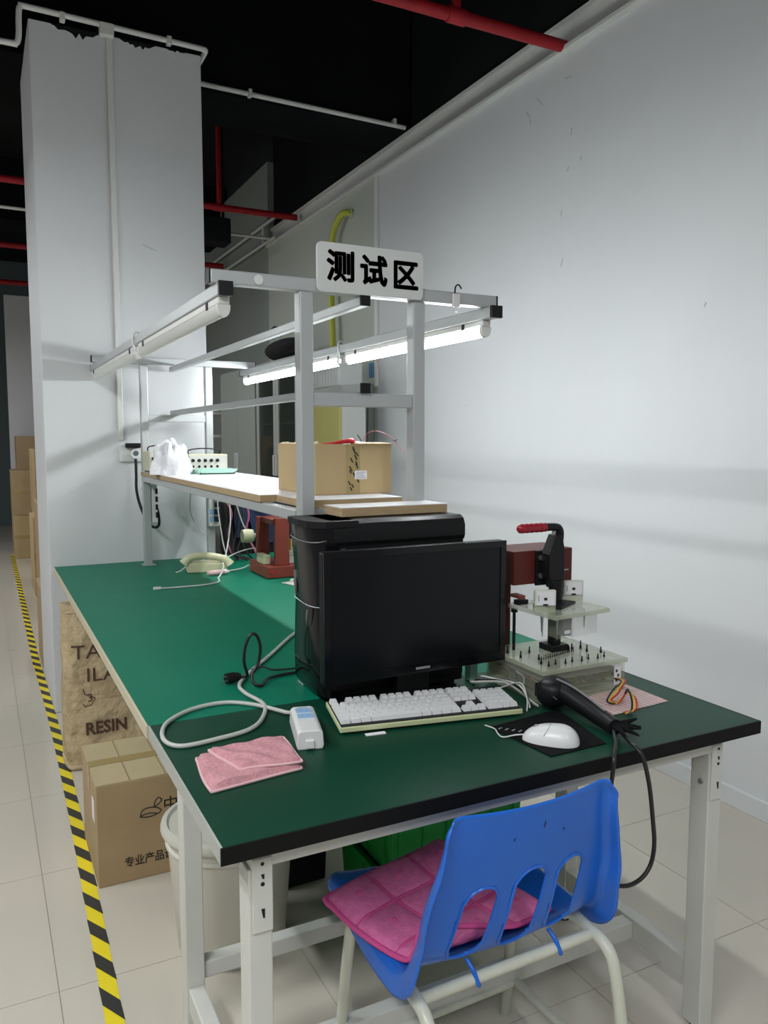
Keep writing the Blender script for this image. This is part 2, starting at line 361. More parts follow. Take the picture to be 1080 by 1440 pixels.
# yellow hose on the far right wall
hs = thing('air_hose', 'yellow-green hose looping down the right wall behind the sign', 'hose', (2.45, 5.6, 2.0))
MB().tube([(2.50, 5.42, 3.02), (2.46, 5.46, 3.035), (2.44, 5.54, 3.0), (2.44, 5.64, 2.90), (2.44, 5.68, 2.72), (2.44, 5.67, 2.4), (2.44, 5.64, 2.0), (2.44, 5.63, 1.75)], 0.024, n=10).build('hose', 'hose', hs, w=True, smooth=True)
MB().cyl((2.5, 5.42, 3.02), (2.485, 5.42, 3.02), 0.035).build('wall_plate', 'grey_metal', hs, w=True)
# hazard tape on the floor
tp = thing('hazard_tape', 'yellow and black striped safety tape along the aisle floor', 'tape', (0.25, 2.0, 0))
def tx(y): return 0.234 + (y-1.9)*0.0088 + (0.02*math.sin((y-1.9)*0.9) if y < 5.2 else 0)
mb = MB(); ys = [0.6 + 0.2*i for i in range(50)]
vs = [(tx(y)+s*0.021, y, 0.0006) for y in ys for s in (-1, 1)]
mb.add(vs, [(2*i, 2*i+1, 2*i+3, 2*i+2) for i in range(len(ys)-1)])
mb.build('yellow_strip', 'yellow', tp, w=True)
sm = None
for k in range(62):
    y = 0.66 + 0.157*k
    if sm is None: sm = s_ = MB().add([(-0.021, 0.03, 0.0012), (0.021, -0.046, 0.0012), (0.021, 0.030, 0.0012), (-0.021, 0.106, 0.0012)], [(0,1,2,3)]).build('black_stripe', 'tape_black', tp)
    else: s_ = dup(sm, tp)
    yc = y + 0.03
    s_.location = (tx(yc)-ROOT[tp.name][0], y-ROOT[tp.name][1], 0)

# ================================================================== BENCH TOPS AND FRAMES
X0, X1, Y0, YS, Y2 = 0.311, 1.56, 1.172, 1.772, 4.245
T = thing('workbench', 'dark green front workbench with black edge and cream steel legs', 'workbench', (0.93, 1.47, 0))
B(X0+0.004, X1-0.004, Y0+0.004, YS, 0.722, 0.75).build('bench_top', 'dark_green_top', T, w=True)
B(X0, X1, Y0, Y0+0.004, 0.7215, 0.7502).build('front_edge_band', 'edge_black', T, w=True)
B(X0, X0+0.004, Y0+0.004, YS, 0.7215, 0.7502).build('side_edge_band', 'edge_grey', T, w=True)
B(X1-0.004, X1, Y0+0.004, YS, 0.7215, 0.7502).build('side_edge_band', 'edge_black', T, w=True)
B(0.37, 1.48, 1.208, 1.236, 0.682, 0.7215).build('front_apron', 'leg_metal', T, w=True, bevel=0.003)
B(0.37, 1.48, 1.70, 1.728, 0.682, 0.7215).build('rear_apron', 'leg_metal', T, w=True, bevel=0.003)
for x in (0.365, 1.445): B(x, x+0.03, 1.24, 1.70, 0.685, 0.7215).build('side_apron', 'leg_metal', T, w=True, bevel=0.003)
for x, s in ((0.365, 1), (1.442, -1)):
    for y in (1.21, 1.69):
        lg = B(x, x+0.042, y, y+0.052, 0.012, 0.682).build('leg', 'leg_metal', T, w=True, bevel=0.003)
        MB().cyl((x+0.021, y+0.026, 0), (x+0.021, y+0.026, 0.012), 0.016).build('foot', 'black', lg, w=True)
        if y < 1.5:
            B(x+0.006 if s > 0 else x+0.004, x+0.042 if s > 0 else x+0.038, y-0.004, y, 0.57, 0.7).build('slot_plate', 'leg_metal', lg, w=True, bevel=0.002)
            for z, r in ((0.690, .0032), (0.655, .0036)):
                MB().cyl((x+0.024, y-0.0048, z), (x+0.024, y-0.003, z), r, n=10).build('bolt_hole', 'black', lg, w=True)
            MB().prism([(x+0.021, 0.672), (x+0.027, 0.672), (x+0.027, 0.664), (x+0.024, 0.664)], 1, y-0.0048, y-0.003).build('slot', 'black', lg, w=True)
            MB().prism([(x+0.021, 0.612), (x+0.027, 0.612), (x+0.027, 0.596), (x+0.024, 0.596)], 1, y-0.0048, y-0.003).build('slot', 'black', lg, w=True)
            if s < 0: MB().cyl((x-0.006, y+0.02, 0.61), (x, y+0.02, 0.61), 0.006, n=10).build('bolt', 'steel', lg, w=True)
    B(x+0.004, x+0.04, 1.262, 1.69, 0.105, 0.160).build('lower_side_rail', 'leg_metal', T, w=True, bevel=0.003)
B(0.405, 1.446, 1.43, 1.468, 0.11, 0.155).build('lower_cross_rail', 'leg_metal', T, w=True, bevel=0.003)
B(0.407, 1.442, 1.70, 1.735, 0.165, 0.205).build('lower_cross_rail', 'leg_metal', T, w=True, bevel=0.003)
T2 = thing('workbench', 'long light green rear workbench with beige edge reaching the white pillar', 'workbench', (0.93, 3.0, 0))
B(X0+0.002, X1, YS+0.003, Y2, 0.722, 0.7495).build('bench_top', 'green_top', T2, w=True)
B(X0-0.004, X0+0.002, YS+0.003, Y2, 0.719, 0.75).build('side_edge_band', 'edge_beige', T2, w=True, bevel=0.002)
for x in (0.50, 1.45):
    for y in (2.02, 3.02, 4.12):
        if x < 1 and y < 3.5: continue
        B(x, x+0.04, y, y+0.04, 0.0, 0.69).build('leg', 'leg_metal', T2, w=True, bevel=0.003)
B(1.45, 1.49, 2.06, 4.12, 0.69, 0.7215).build('side_apron', 'leg_metal', T2, w=True)
B(0.50, 0.54, 1.80, 4.12, 0.69, 0.7215).build('side_apron', 'leg_metal', T2, w=True)
B(0.54, 1.49, 2.02, 2.06, 0.69, 0.7215).build('cross_apron', 'leg_metal', T2, w=True)
B(1.455, 1.485, 2.06, 4.12, 0.10, 0.14).build('lower_side_rail', 'leg_metal', T2, w=True, bevel=0.003)

# ================================================================== RACK OVER THE BENCH
R_ = thing('bench_rack', 'grey metal rack frame with lamp bars standing on the green benches', 'rack', (0.9, 3.0, 0.75))
for x in (0.726, 1.05):
    for y in (1.887, 4.08):
        p = B(x, x+0.037, y, y+0.04, 0.7535, 1.756).build('post', 'grey_metal', R_, w=True, bevel=0.004)
        if y > 2: B(x-0.012, x+0.052, y-0.012, y+0.052, 0.75, 0.7535).build('foot_plate', 'grey_metal', p, w=True)
        else: B(x, x+0.037, y, y+0.04, 0.75, 0.7535).build('foot_plate', 'grey_metal', p, w=True)
for y in (1.887, 4.08):
    B(0.503, 1.318, y, y+0.032, 1.756, 1.789).build('top_crossbar', 'grey_metal', R_, w=True, bevel=0.003)
    B(0.762, 1.05, y+0.004, y+0.034, 1.472, 1.508).build('lower_crossbar', 'grey_metal', R_, w=True, bevel=0.003)
    for x in (0.4995, 1.318): B(x, x+0.0035, y, y+0.032, 1.756, 1.789).build('end_cap', 'black', R_, w=True)
for x in (0.514, 1.280):
    bar = B(x, x+0.033, 1.864, 4.25, 1.724, 1.756).build('lamp_bar', 'grey_metal', R_, w=True, bevel=0.003)
    B(x-0.0005, x+0.0335, 1.852, 1.864, 1.7235, 1.7565).build('end_cap', 'black', bar, w=True)
    B(x-0.0005, x+0.0335, 4.238, 4.246, 1.7235, 1.7568).build('end_cap', 'black', bar, w=True)
for z in (1.731, 1.508):
    bar = B(0.892, 0.918, 1.887, 4.195, z, z+0.025).build('centre_rail', 'grey_metal', R_, w=True, bevel=0.003)
    B(0.8915, 0.9185, 1.880, 1.887, z-0.0005, z+0.0255).build('end_cap', 'black', bar, w=True)
for x in (0.722, 1.06): B(x, x+0.03, 1.927, 4.08, 1.176, 1.206).build('shelf_rail', 'grey_metal', R_, w=True, bevel=0.003)
for y in (1.93, 3.0, 4.05): B(0.752, 1.06, y, y+0.03, 1.18, 1.206).build('shelf_bearer', 'grey_metal', R_, w=True)
MB().tube([(0.62, 1.884, 1.772), (0.62, 1.8845, 1.772)], 0.012, n=16, smooth=False).build('screw_cap', 'white_plastic', R_, w=True)
# hook with a strap on the right end of the crossbar
hk = thing('strap_hook', 'small white hook strapped to the rack crossbar right of the sign', 'hook', (1.18, 1.88, 1.75))
B(1.168, 1.192, 1.878, 1.886, 1.748, 1.784).build('clip_body', 'white_plastic', hk, w=True, bevel=0.003)
MB().tube([(1.176, 1.882, 1.784), (1.178, 1.882, 1.802), (1.188, 1.882, 1.808), (1.197, 1.882, 1.798)], 0.0022).build('hook_wire', 'black', hk, w=True, smooth=True)
MB().tube([(1.18, 1.882, 1.75), (1.18, 1.882, 1.735)], 0.003).build('clip_tail', 'white_plastic', hk, w=True, smooth=True)
# shelf boards
def board(x0, x1, y0, y1, z0, z1, label, rot=0):
    t = thing('shelf_board', label, 'board', ((x0+x1)/2, (y0+y1)/2, z0), rot)
    hx, hy, h = (x1-x0)/2, (y1-y0)/2, z1-z0
    B(-hx, hx, -hy, hy, 0, h-0.0015).build('core', 'plywood', t, bevel=0.001)
    B(-hx, hx, -hy, hy, h-0.0015, h).build('laminate_top', 'laminate', t)
    return t
board(0.764, 1.049, 1.945, 2.186, 1.2065, 1.228, 'short white-topped shelf board under the open carton')
board(0.716, 1.094, 2.19, 4.078, 1.2065, 1.228, 'long white-topped shelf board with brown edge on the rack')
board(0.785, 1.09, 1.772, 1.882, 1.1975, 1.2205, 'chipped white-topped board end lying on the black computer tower', math.radians(1.0))

# ================================================================== SIGN
sg = thing('hanging_sign', 'white sign board with black Chinese lettering on top of the rack', 'sign', (0.92, 1.876, 1.757))
MB().prism(rect(0.769, 1.073, 1.7565, 1.879, 0.014), 1, 1.876, 1.883).build('board', 'sign', sg, w=True, bevel=0.001)
for ch, cx, dz in (('测', 0.834, 0.003), ('试', 0.926, 0.0), ('区', 1.019, -0.003)):
    mb = MB()
    for q in range(12):
        sx_, sy_ = 0.0027*math.cos(q*PI/6), 0.0027*math.sin(q*PI/6)
        g_ = text_mb(ch, 0.080, lambda x, y, z: (cx+sx_+x, 1.8757-z, 1.814+dz+sy_+y), 0.0006, 0.0); mb.add(g_.v, g_.f)
    mb.build('lettering', 'ink', sg, w=True)

# ================================================================== LAMPS
def lamp(x, y0, y1, on, label):
    t = thing('tube_lamp', label, 'lamp', (x, (y0+y1)/2, 1.676), group='tube lamps under the rack bars')
    B(x-0.014, x+0.014, y0, y1, 1.706, 1.7235).build('housing', 'lamp_body', t, w=True, bevel=0.003)
    prof = [(x + 0.0145*math.cos(a), 1.7055 - 0.028*abs(math.sin(a))**0.8) for a in [PI + PI*i/12 for i in range(13)]]
    MB().prism(prof, 1, y0+0.016, y1-0.016).build('tube_cover', 'lamp_on' if on else 'lamp_off', t, w=True, smooth=True)
    for a, b in ((y0, y0+0.016), (y1-0.016, y1)):
        MB().prism([(px + (px-x)*0.08, pz-0.0015 if pz < 1.705 else pz) for px, pz in prof], 1, a, b).build('end_cap', 'lamp_body', t, w=True, smooth=True)
    for yy in (y0+0.10, y1-0.10):
        B(x-0.017, x-0.014, yy-0.006, yy+0.006, 1.704, 1.722).build('clip', 'black', t, w=True)
    return t
lamp(1.297, 1.905, 2.855, True, 'lit white tube lamp under the right rack bar, nearest to the sign')
lamp(1.297, 2.915, 4.19, True, 'lit white tube lamp under the right rack bar, farther one')
lamp(0.531, 1.875, 2.93, False, 'unlit white tube lamp under the left rack bar, nearest one')
lamp(0.531, 3.0, 4.235, False, 'unlit white tube lamp under the left rack bar, by the pillar')
def strap(x, y, label, tail):
    t = thing('cable_loop', label, 'cable', (x, y, 1.70))
    s = -1 if tail < 0 else 1
    MB().tube([(x-0.02, y, 1.70), (x-0.024, y+0.01, 1.735), (x-0.012, y+0.03, 1.768), (x+0.008, y+0.04, 1.770), (x+0.022, y+0.02, 1.75), (x+0.024, y, 1.71)], 0.0035).build('loop', 'white_cable', t, w=True, smooth=True)
    MB().cyl((x-0.019, y, 1.692), (x-0.030, y, 1.692), 0.013, n=16).build('plug_knob', 'white_plastic', t, w=True, smooth=True)
    return t
strap(0.531, 2.965, 'white cord loop tied round the left rack bar between the unlit lamps', 1)
strap(1.297, 2.885, 'white cord loop tied round the right rack bar between the lit lamps', -1)
# fill lamps: out-of-view tube lamps added to raise the general light level
def fill_lamp(x, y, z, rz, label, p=1.0):
    t = thing('unseen_fill_lamp', label, 'lamp', (x, y, z), rz, 'added unseen fill lamps')
    B(-0.6, 0.6, -0.05, 0.05, 0.03, 0.07).build('housing', 'lamp_body', t, bevel=0.005)
    MB().cyl((-0.58, 0, 0.012), (0.58, 0, 0.012), 0.014).build('tube', 'fill_on', t, smooth=True)
    for xx in (-0.4, 0.4): MB().cyl((xx, 0, 0.07), (xx, 0, 4.15-z), 0.003, n=6).build('hanger_wire', 'steel', t)
    l = bpy.data.lights.new('fill_light', 'AREA'); l.shape = 'RECTANGLE'; l.size = 1.15; l.size_y = 0.08; l.energy = FILL_POWER*p; l.color = (0.95, 0.98, 1.0)
    lo = bpy.data.objects.new('fill_light', l); C.objects.link(lo); lo.parent = t; lo.location = (0, 0, -0.012)
fill_lamp(-1.0, 0.2, 2.85, PI/2, 'added unseen fill lamp over the aisle beside the photographer', 1.5)
fill_lamp(-0.9, -1.0, 2.85, PI/2, 'added unseen fill lamp over the aisle behind the photographer', 1.0)
fill_lamp(0.9, -1.0, 2.85, PI/2, 'added unseen fill lamp over the floor behind the blue chair', 0.6)
fill_lamp(-1.4, 2.6, 2.85, PI/2, 'added unseen fill lamp over the aisle left of the benches', 1.5)
fill_lamp(-1.4, 5.4, 2.85, PI/2, 'added unseen fill lamp over the aisle left of the pillar', 0.6)
fill_lamp(-1.4, 8.6, 2.85, PI/2, 'added unseen fill lamp over the aisle beside the far boxes', 1.6)
fill_lamp(0.72, 6.3, 3.0, PI/2, 'added unseen fill lamp hidden behind the pillar', 0.4)

# ================================================================== COMPUTER
pc = thing('computer_tower', 'black computer tower with glossy curved front behind the monitor', 'computer', (0.9, 1.79, 0.75))
B(0.745, 1.098, 1.705, 1.880, 0.766, 1.180).build('body', 'tower_metal', pc, w=True, bevel=0.004)
MB().prism([(1.7005, 1.145), (1.705, 1.135), (1.878, 1.135), (1.878, 1.1955), (1.722, 1.1955), (1.708, 1.188), (1.7005, 1.172)], 0, 0.735, 1.099).build('top_cover', 'tower_metal', pc, w=True)
B(0.742, 1.096, 1.7015, 1.705, 0.785, 1.125).build('side_panel', 'tower_metal', pc, w=True, bevel=0.0015)
B(0.752, 1.09, 1.699, 1.7015, 1.108, 1.114).build('panel_ridge', 'tower_metal', pc, w=True, bevel=0.001)
B(0.752, 0.765, 1.699, 1.7015, 1.118, 1.13).build('badge', 'chrome', pc, w=True)
bez = [(0.748, 1.702), (0.722, 1.703), (0.706, 1.716), (0.697, 1.745), (0.694, 1.79), (0.697, 1.838), (0.698, 1.874), (0.702, 1.882), (0.748, 1.882)]
mb = MB(); n = len(bez); rings = []
for z, k in ((0.770, 0.25), (0.785, 0.05), (0.86, 0.0), (1.0, 0.10), (1.10, 0.0), (1.172, -0.12), (1.180, -0.12)):
    rings.append([(x + (0.748-x)*k, y, z) for x, y in bez])
mb.add([p for r in rings for p in r], [(i*n+j, i*n+j+1, (i+1)*n+j+1, (i+1)*n+j) for i in range(len(rings)-1) for j in range(n-1)] + [tuple(range(n-1,-1,-1)), tuple(range((len(rings)-1)*n, len(rings)*n))] + [((i)*n, (i+1)*n, (i+1)*n+n-1, i*n+n-1) for i in range(len(rings)-1)])
mb.build('front_bezel', 'black_gloss', pc, w=True, smooth=True)
cap = [(x + (x-0.748)*0.28, 1.79 + (y-1.79)*1.02) for x, y in bez] + [(0.80, 1.882), (0.80, 1.702)]
MB().prism(cap, 2, 1.180, 1.1955).build('top_cap', 'black', pc, w=True)
def arc(z0, dz, sx=0.0):
    return [(x - 0.003 + sx, y, z0 - dz*math.sin(PI*i/(len(bez)-1))) for i, (x, y) in enumerate(bez)][1:-1]
MB().tube(arc(1.155, 0.012, -0.003), 0.0011, n=6).build('chrome_line', 'chrome', pc, w=True, smooth=True)
MB().tube(arc(1.000, 0.014, 0.006), 0.0011, n=6).build('chrome_line', 'chrome', pc, w=True, smooth=True)
MB().tube([(0.700, 1.868, 1.06), (0.699, 1.864, 1.02), (0.702, 1.868, 1.0)], 0.004, n=6).build('chrome_inlay', 'chrome', pc, w=True, smooth=True)
MB().tube([(0.692, 1.76, 0.98), (0.690, 1.765, 0.955), (0.692, 1.77, 0.935)], lambda t: 0.004*(1-t)+0.0008, n=6).build('chrome_inlay', 'chrome', pc, w=True, smooth=True)
MB().lathe([(0.001, 0), (0.012, 0.002), (0.014, 0.010), (0.008, 0.018), (0.001, 0.02)], (1.10, 1.76, 1.145), 14, 0).build('side_knob', 'black', pc, w=True, smooth=True)
for x in (0.78, 1.06): B(x-0.02, x+0.02, 1.715, 1.87, 0.75, 0.766).build('foot', 'black', pc, w=True, bevel=0.003)

mo = thing('monitor', 'wide black flat monitor standing in front of the computer tower', 'monitor', (0.93, 1.65, 0.75))
a0, a1, b0, b1 = 0.679, 1.178, 0.826, 1.134
B(a0, a1, 1.634, 1.664, b0, b1).build('back_shell', 'black', mo, w=True, bevel=0.006)
B(0.78, 1.08, 1.664, 1.694, 0.87, 1.09).build('rear_bulge', 'black', mo, w=True, bevel=0.008)
mb = MB()
fw = 0.016
for x0, x1, z0, z1 in ((a0, a1, b1-fw, b1), (a0, a1, b0, b0+0.022), (a0, a0+fw, b0+0.022, b1-fw), (a1-fw, a1, b0+0.022, b1-fw)): mb.box(x0, x1, 1.630, 1.6342, z0, z1)
mb.build('bezel', 'black_gloss', mo, w=True)
B(a0+fw, a1-fw, 1.6328, 1.6342, b0+0.022, b1-fw).build('screen', 'screen', mo, w=True)
for k in range(7): B(0.917+k*0.0057, 0.9215+k*0.0057, 1.6294, 1.6302, b0+0.009, b0+0.0145).build('brand_letter', 'grey_label', mo, w=True)
B(0.885, 0.975, 1.665, 1.690, 0.762, 0.86).build('neck', 'black', mo, w=True, bevel=0.004)
MB().prism([(0.94 + 0.125*math.cos(t), 1.684 + (0.016 if math.sin(t) > 0 else 0.024)*math.sin(t)) for t in [2*PI*i/28 for i in range(28)]], 2, 0.75, 0.764).build('stand_base', 'black_gloss', mo, w=True)

# ------------------------------------------------------------------ keyboard
kb = thing('keyboard', 'white keyboard with pale green base lying in front of the monitor', 'keyboard', (0.897, 1.556, 0.75), math.radians(-10.5))
KW, KD = 0.434, 0.146; SL = math.radians(4.5)
def ks(x, y, z): return (x, y*math.cos(SL) - z*math.sin(SL), 0.0185 + y*math.sin(SL) + z*math.cos(SL))
def kbox(x0, x1, y0, y1, z0, z1):
    m = MB().box(x0, x1, y0, y1, z0, z1); m.v = [ks(*p) for p in m.v]; return m
kbox(-KW/2, KW/2, -KD/2, KD/2, -0.008, 0.004).build('base', 'key_plate', kb, bevel=0.002)
kbox(-KW/2+0.003, KW/2-0.003, -KD/2+0.003, KD/2-0.003, 0.004, 0.0052).build('switch_plate', 'black', kb)
U = 0.01885; rows = []
def row(y, segs): rows.append((y, segs))
g = 'gap'
kx0 = -KW/2 + 0.005; top = KD/2 - 0.006
def place(y, segs, ox=0.0):
    x = ox
    for sg_ in segs:
        if isinstance(sg_, tuple): x += sg_[0]; continue
        key_list.append((x, y, sg_)); x += sg_
key_list = []
place(0, [1, (1,), 1, 1, 1, 1, (.5,), 1, 1, 1, 1, (.5,), 1, 1, 1, 1, (.25,), 1, 1, 1])
place(1.25, [1]*13 + [2, (.25,), 1, 1, 1, (.25,), 1, 1, 1, 1])
place(2.25, [1.5] + [1]*12 + [1.5, (.25,), 1, 1, 1, (.25,), 1, 1, 1, 1])
place(3.25, [1.75] + [1]*11 + [2.25, (3.5,), 1, 1, 1, 1])
place(4.25, [2.25] + [1]*10 + [2.75, (1.25,), 1, (1.25,), 1, 1, 1, 1])
place(5.25, [1.25]*3 + [6.25] + [1.25]*4 + [(.25,), 1, 1, 1, (.25,), 2, 1, 1])
kmesh = {}
for x, y, wd in key_list:
    px = kx0 + (x + wd/2)*U; py = top - (y + 0.5)*U*1.06
    if wd not in kmesh:
        hw = wd*U/2 - 0.0007; hd = U*1.06/2 - 0.0007; i_ = 0.0022
        m = MB().add([(-hw,-hd,0),(hw,-hd,0),(hw,hd,0),(-hw,hd,0),(-hw+i_,-hd+i_,.0085),(hw-i_,-hd+i_,.0085),(hw-i_,hd-i_*0.6,.0085),(-hw+i_,hd-i_*0.6,.0085)],
                     [(3,2,1,0),(4,5,6,7),(0,1,5,4),(1,2,6,5),(2,3,7,6),(3,0,4,7)])
        k = m.build('key', 'key', kb); kmesh[wd] = k
    else: k = dup(kmesh[wd], kb)
    k.location = ks(px, py, 0.0052); k.rotation_euler = (SL, 0, 0)
for x in (-0.16, 0.16): B(x-0.02, x+0.02, 0.04, 0.055, 0.0, 0.016).build('foot', 'black', kb)
for x in (-0.17, 0.17): B(x-0.012, x+0.012, -0.066, -0.056, 0.0, 0.006).build('front_foot', 'black', kb)
one(MB().tube([(1.0, 1.64, 0.77), (1.06, 1.67, 0.756), (1.14, 1.62, 0.758), (1.165, 1.55, 0.790), (1.15, 1.50, 0.768), (1.12, 1.46, 0.754)], 0.0018), 'curled_wire', 'white_cable', 'thin white cord curling behind the right end of the keyboard', 'cable', smooth=True)
# white label strip sticking out under the keyboard
one(MB().obox((0.742, 1.497, 0.7515), (0.045, 0.012, 0.002), (0, 0, math.radians(-8))), 'paper_slip', 'paper', 'small white paper slip poking out under the keyboard front', 'paper')

# ------------------------------------------------------------------ mouse, pad, scanner
mp = thing('mouse_pad', 'black mouse pad under the white mouse', 'mouse pad', (1.075, 1.325, 0.75))
MB().prism([(0.985, 1.416), (1.003, 1.226), (1.150, 1.228), (1.195, 1.44)], 2, 0.7502, 0.7525).build('pad', 'black_matte', mp, w=True)
for k in range(5): MB().obox((1.0+0.010*k, 1.398-0.011*k, 0.7528), (0.012, 0.0035, 0.0004), (0, 0, 0.4)).build('print_mark', 'grey_label', mp, w=True)
ms = thing('mouse', 'white computer mouse on the black mouse pad', 'mouse', (1.052, 1.288, 0.7525), math.radians(135))
def mouse_fn(u, v):
    a = 2*PI*u; r = math.sin(v*PI/2)
    L = 0.060; Wd = 0.034*(1.0 - 0.16*math.cos(a)) ; c, s_ = math.cos(a), math.sin(a)
    return (L*r*(abs(c)**0.85)*(1 if c > 0 else -1), Wd*r*(abs(s_)**0.8)*(1 if s_ > 0 else -1), 0.036*(max(0, 1-r**2.6))**0.55*(1-0.18*c*r) + 0.0008)
MB().grid(mouse_fn, 40, 14).build('shell', 'mouse', ms, smooth=True)
MB().tube([(0.052, 0, 0.016), (0.040, 0, 0.0245), (0.022, 0, 0.032), (0.0, 0, 0.0372)], 0.0009, n=6).build('button_seam', 'grey_label', ms)
MB().tube([(0.0, 0, 0.0372), (0.004, 0.018, 0.0325), (0.012, 0.029, 0.020)], 0.0008, n=6).build('button_seam', 'grey_label', ms)
MB().lathe([(0.001, -0.003), (0.007, -0.003), (0.007, 0.003), (0.001, 0.003)], (0.03, 0, 0.026), 14, 1).build('scroll_wheel', 'grey_label', ms, smooth=True)
MB().tube([(0.058, 0, 0.008), (0.075, 0.004, 0.006), (0.098, 0.018, 0.004), (0.112, 0.0, 0.003), (0.125, -0.03, 0.002), (0.15, -0.05, 0.0)], 0.0016).build('cord', 'white_cable', ms, smooth=True)

bs = thing('barcode_scanner', 'black handheld barcode scanner lying beside the white mouse', 'scanner', (1.20, 1.36, 0.7525))
def sup(c, rx, ry, rz_, rot, e=0.75, nu=24, nv=14):
    R = Matrix.Rotation(rot, 3, 'Z')
    def f(u, v):
        a = 2*PI*u; b = PI*(v-0.5)
        sg2 = lambda t, k: (abs(t)**k)*(1 if t >= 0 else -1)
        q = Vector((rx*sg2(math.cos(b), e)*sg2(math.cos(a), e), ry*sg2(math.cos(b), e)*sg2(math.sin(a), e), rz_*sg2(math.sin(b), e)))
        q = R @ q; return (c[0]+q.x, c[1]+q.y, c[2]+q.z)
    return MB().grid(f, nu, nv)
sup((1.193, 1.452, 0.792), 0.044, 0.036, 0.034, math.radians(20)).build('head', 'black', bs, w=True, smooth=True)
B(1.162, 1.222, 1.478, 1.489, 0.775, 0.808).build('scan_window', 'black_gloss', bs, w=True, bevel=0.004)
MB().tube([(1.197, 1.45, 0.798), (1.202, 1.41, 0.794), (1.206, 1.36, 0.783), (1.203, 1.30, 0.774), (1.195, 1.25, 0.771)], lambda t: 0.026 - 0.008*t, n=16).build('handle', 'black', bs, w=True, smooth=True)
MB().tube([(1.19, 1.44, 0.826), (1.2, 1.40, 0.819), (1.206, 1.35, 0.806), (1.203, 1.29, 0.7935)], 0.0025, n=6).build('seam_line', 'module', bs, w=True, smooth=True)
MB().tube([(1.172, 1.435, 0.80), (1.168, 1.425, 0.792), (1.172, 1.415, 0.785)], 0.008, n=8).build('trigger', 'black_gloss', bs, w=True, smooth=True)
for k, (dx, dy, dz) in enumerate([(0.055, -0.012, 0.018), (0.05, -0.03, 0.006), (0.03, -0.05, 0.012), (0.02, -0.055, 0.0), (-0.015, -0.05, 0.005)]):
    MB().tube([(1.195, 1.255, 0.771), (1.195+dx*0.5, 1.255+dy*0.5, 0.772+dz*0.3), (1.195+dx, 1.255+dy, 0.766+dz)], lambda t: 0.009*(1-t)+0.0018, n=6).build('tape_end', 'black_matte', bs, w=True, smooth=True)
MB().tube([(1.19, 1.25, 0.768), (1.15, 1.20, 0.763), (1.118, 1.17, 0.757), (1.106, 1.158, 0.742), (1.104, 1.162, 0.69), (1.106, 1.175, 0.60), (1.098, 1.18, 0.53), (1.105, 1.165, 0.492), (1.14, 1.152, 0.479), (1.18, 1.15, 0.484), (1.207, 1.15, 0.508),
           (1.216, 1.15, 0.55), (1.209, 1.15, 0.61), (1.197, 1.15, 0.68), (1.181, 1.151, 0.735), (1.175, 1.164, 0.757), (1.185, 1.195, 0.760), (1.203, 1.24, 0.763)], 0.0045, n=8).build('cord', 'black_cable', bs, w=True, smooth=True)

# ------------------------------------------------------------------ test fixture
tf = thing('test_fixture', 'clear acrylic test fixture with red handled clamp right of the monitor', 'fixture', (1.315, 1.60, 0.75))
fx0, fx1, fy0, fy1 = 1.184, 1.446, 1.484, 1.722
B(fx0, fx1, fy0, fy1, 0.7505, 0.757).build('bottom_plate', 'acrylic_edge', tf, w=True)
for a in ((fx0, fx1, fy0, fy0+0.006, 'front_wall'), (fx0, fx1, fy1-0.006, fy1, 'rear_wall'), (fx0, fx0+0.006, fy0+0.006, fy1-0.006, 'side_wall'), (fx1-0.006, fx1, fy0+0.006, fy1-0.006, 'side_wall')):
    B(*a[:4], 0.757, 0.823).build(a[4], 'acrylic', tf, w=True)
B(fx0-0.004, fx1+0.004, fy0-0.006, fy1, 0.823, 0.835).build('top_plate', 'acrylic_edge', tf, w=True, bevel=0.0015)
B(fx0+0.02, fx1-0.02, fy0+0.014, fy1-0.03, 0.772, 0.775).build('circuit_board', 'pcb', tf, w=True)
B(fx0+0.012, fx1-0.012, fy0+0.012, fy1-0.02, 0.802, 0.806).build('probe_plate', 'module', tf, w=True)
for k in range(12):
    x = fx0+0.035+k*0.0178
    B(x, x+0.011, fy0+0.010, fy0+0.024, 0.788, 0.7955).build('connector', 'black', tf, w=True)
for k in range(9):
    x = fx0+0.03+k*0.024; B(x, x+0.012, fy0+0.03, fy0+0.05, 0.775, 0.785+0.006*(k % 3)).build('component', ['black', 'steel', 'brass'][k % 3], tf, w=True)
for k in range(6):
    y = fy0+0.03+k*0.03
    MB().tube([(fx0+0.012, y, 0.775), (fx0+0.02, y+0.012, 0.79), (fx0+0.012, y+0.03, 0.80), (fx0+0.03, y+0.04, 0.80)], 0.0018, n=6).build('inner_wire', ['brass', 'red_brown', 'white_cable', 'black_cable'][k % 4], tf, w=True)
for x in (fx0+0.014, fx1-0.036):
    st = B(x, x+0.022, fy0-0.0012, fy0, 0.768, 0.815).build('sticker', 'paper', tf, w=True)
    for k in range(3): B(x+0.004+0.006*(k % 2), x+0.010+0.006*(k % 2), fy0-0.0016, fy0-0.0011, 0.776+k*0.012, 0.783+k*0.012).build('print_mark', 'ink', st, w=True)
pinm = None
def pin(x, y, h=0.014, r=0.0028, z=0.835):
    MB().cyl((x, y, z), (x, y, z+h*0.4), r, n=8).cyl((x, y, z+h*0.4), (x, y, z+h), r*0.55, n=8).build('probe_pin', 'black', tf, w=True)
for k in range(8): pin(fx0+0.035+k*0.026, fy0+0.022+0.006*(k % 2), 0.013)
for k in range(16): pin(fx0+0.055+k*0.0085, fy0+0.075+k*0.002, 0.012, 0.0016)
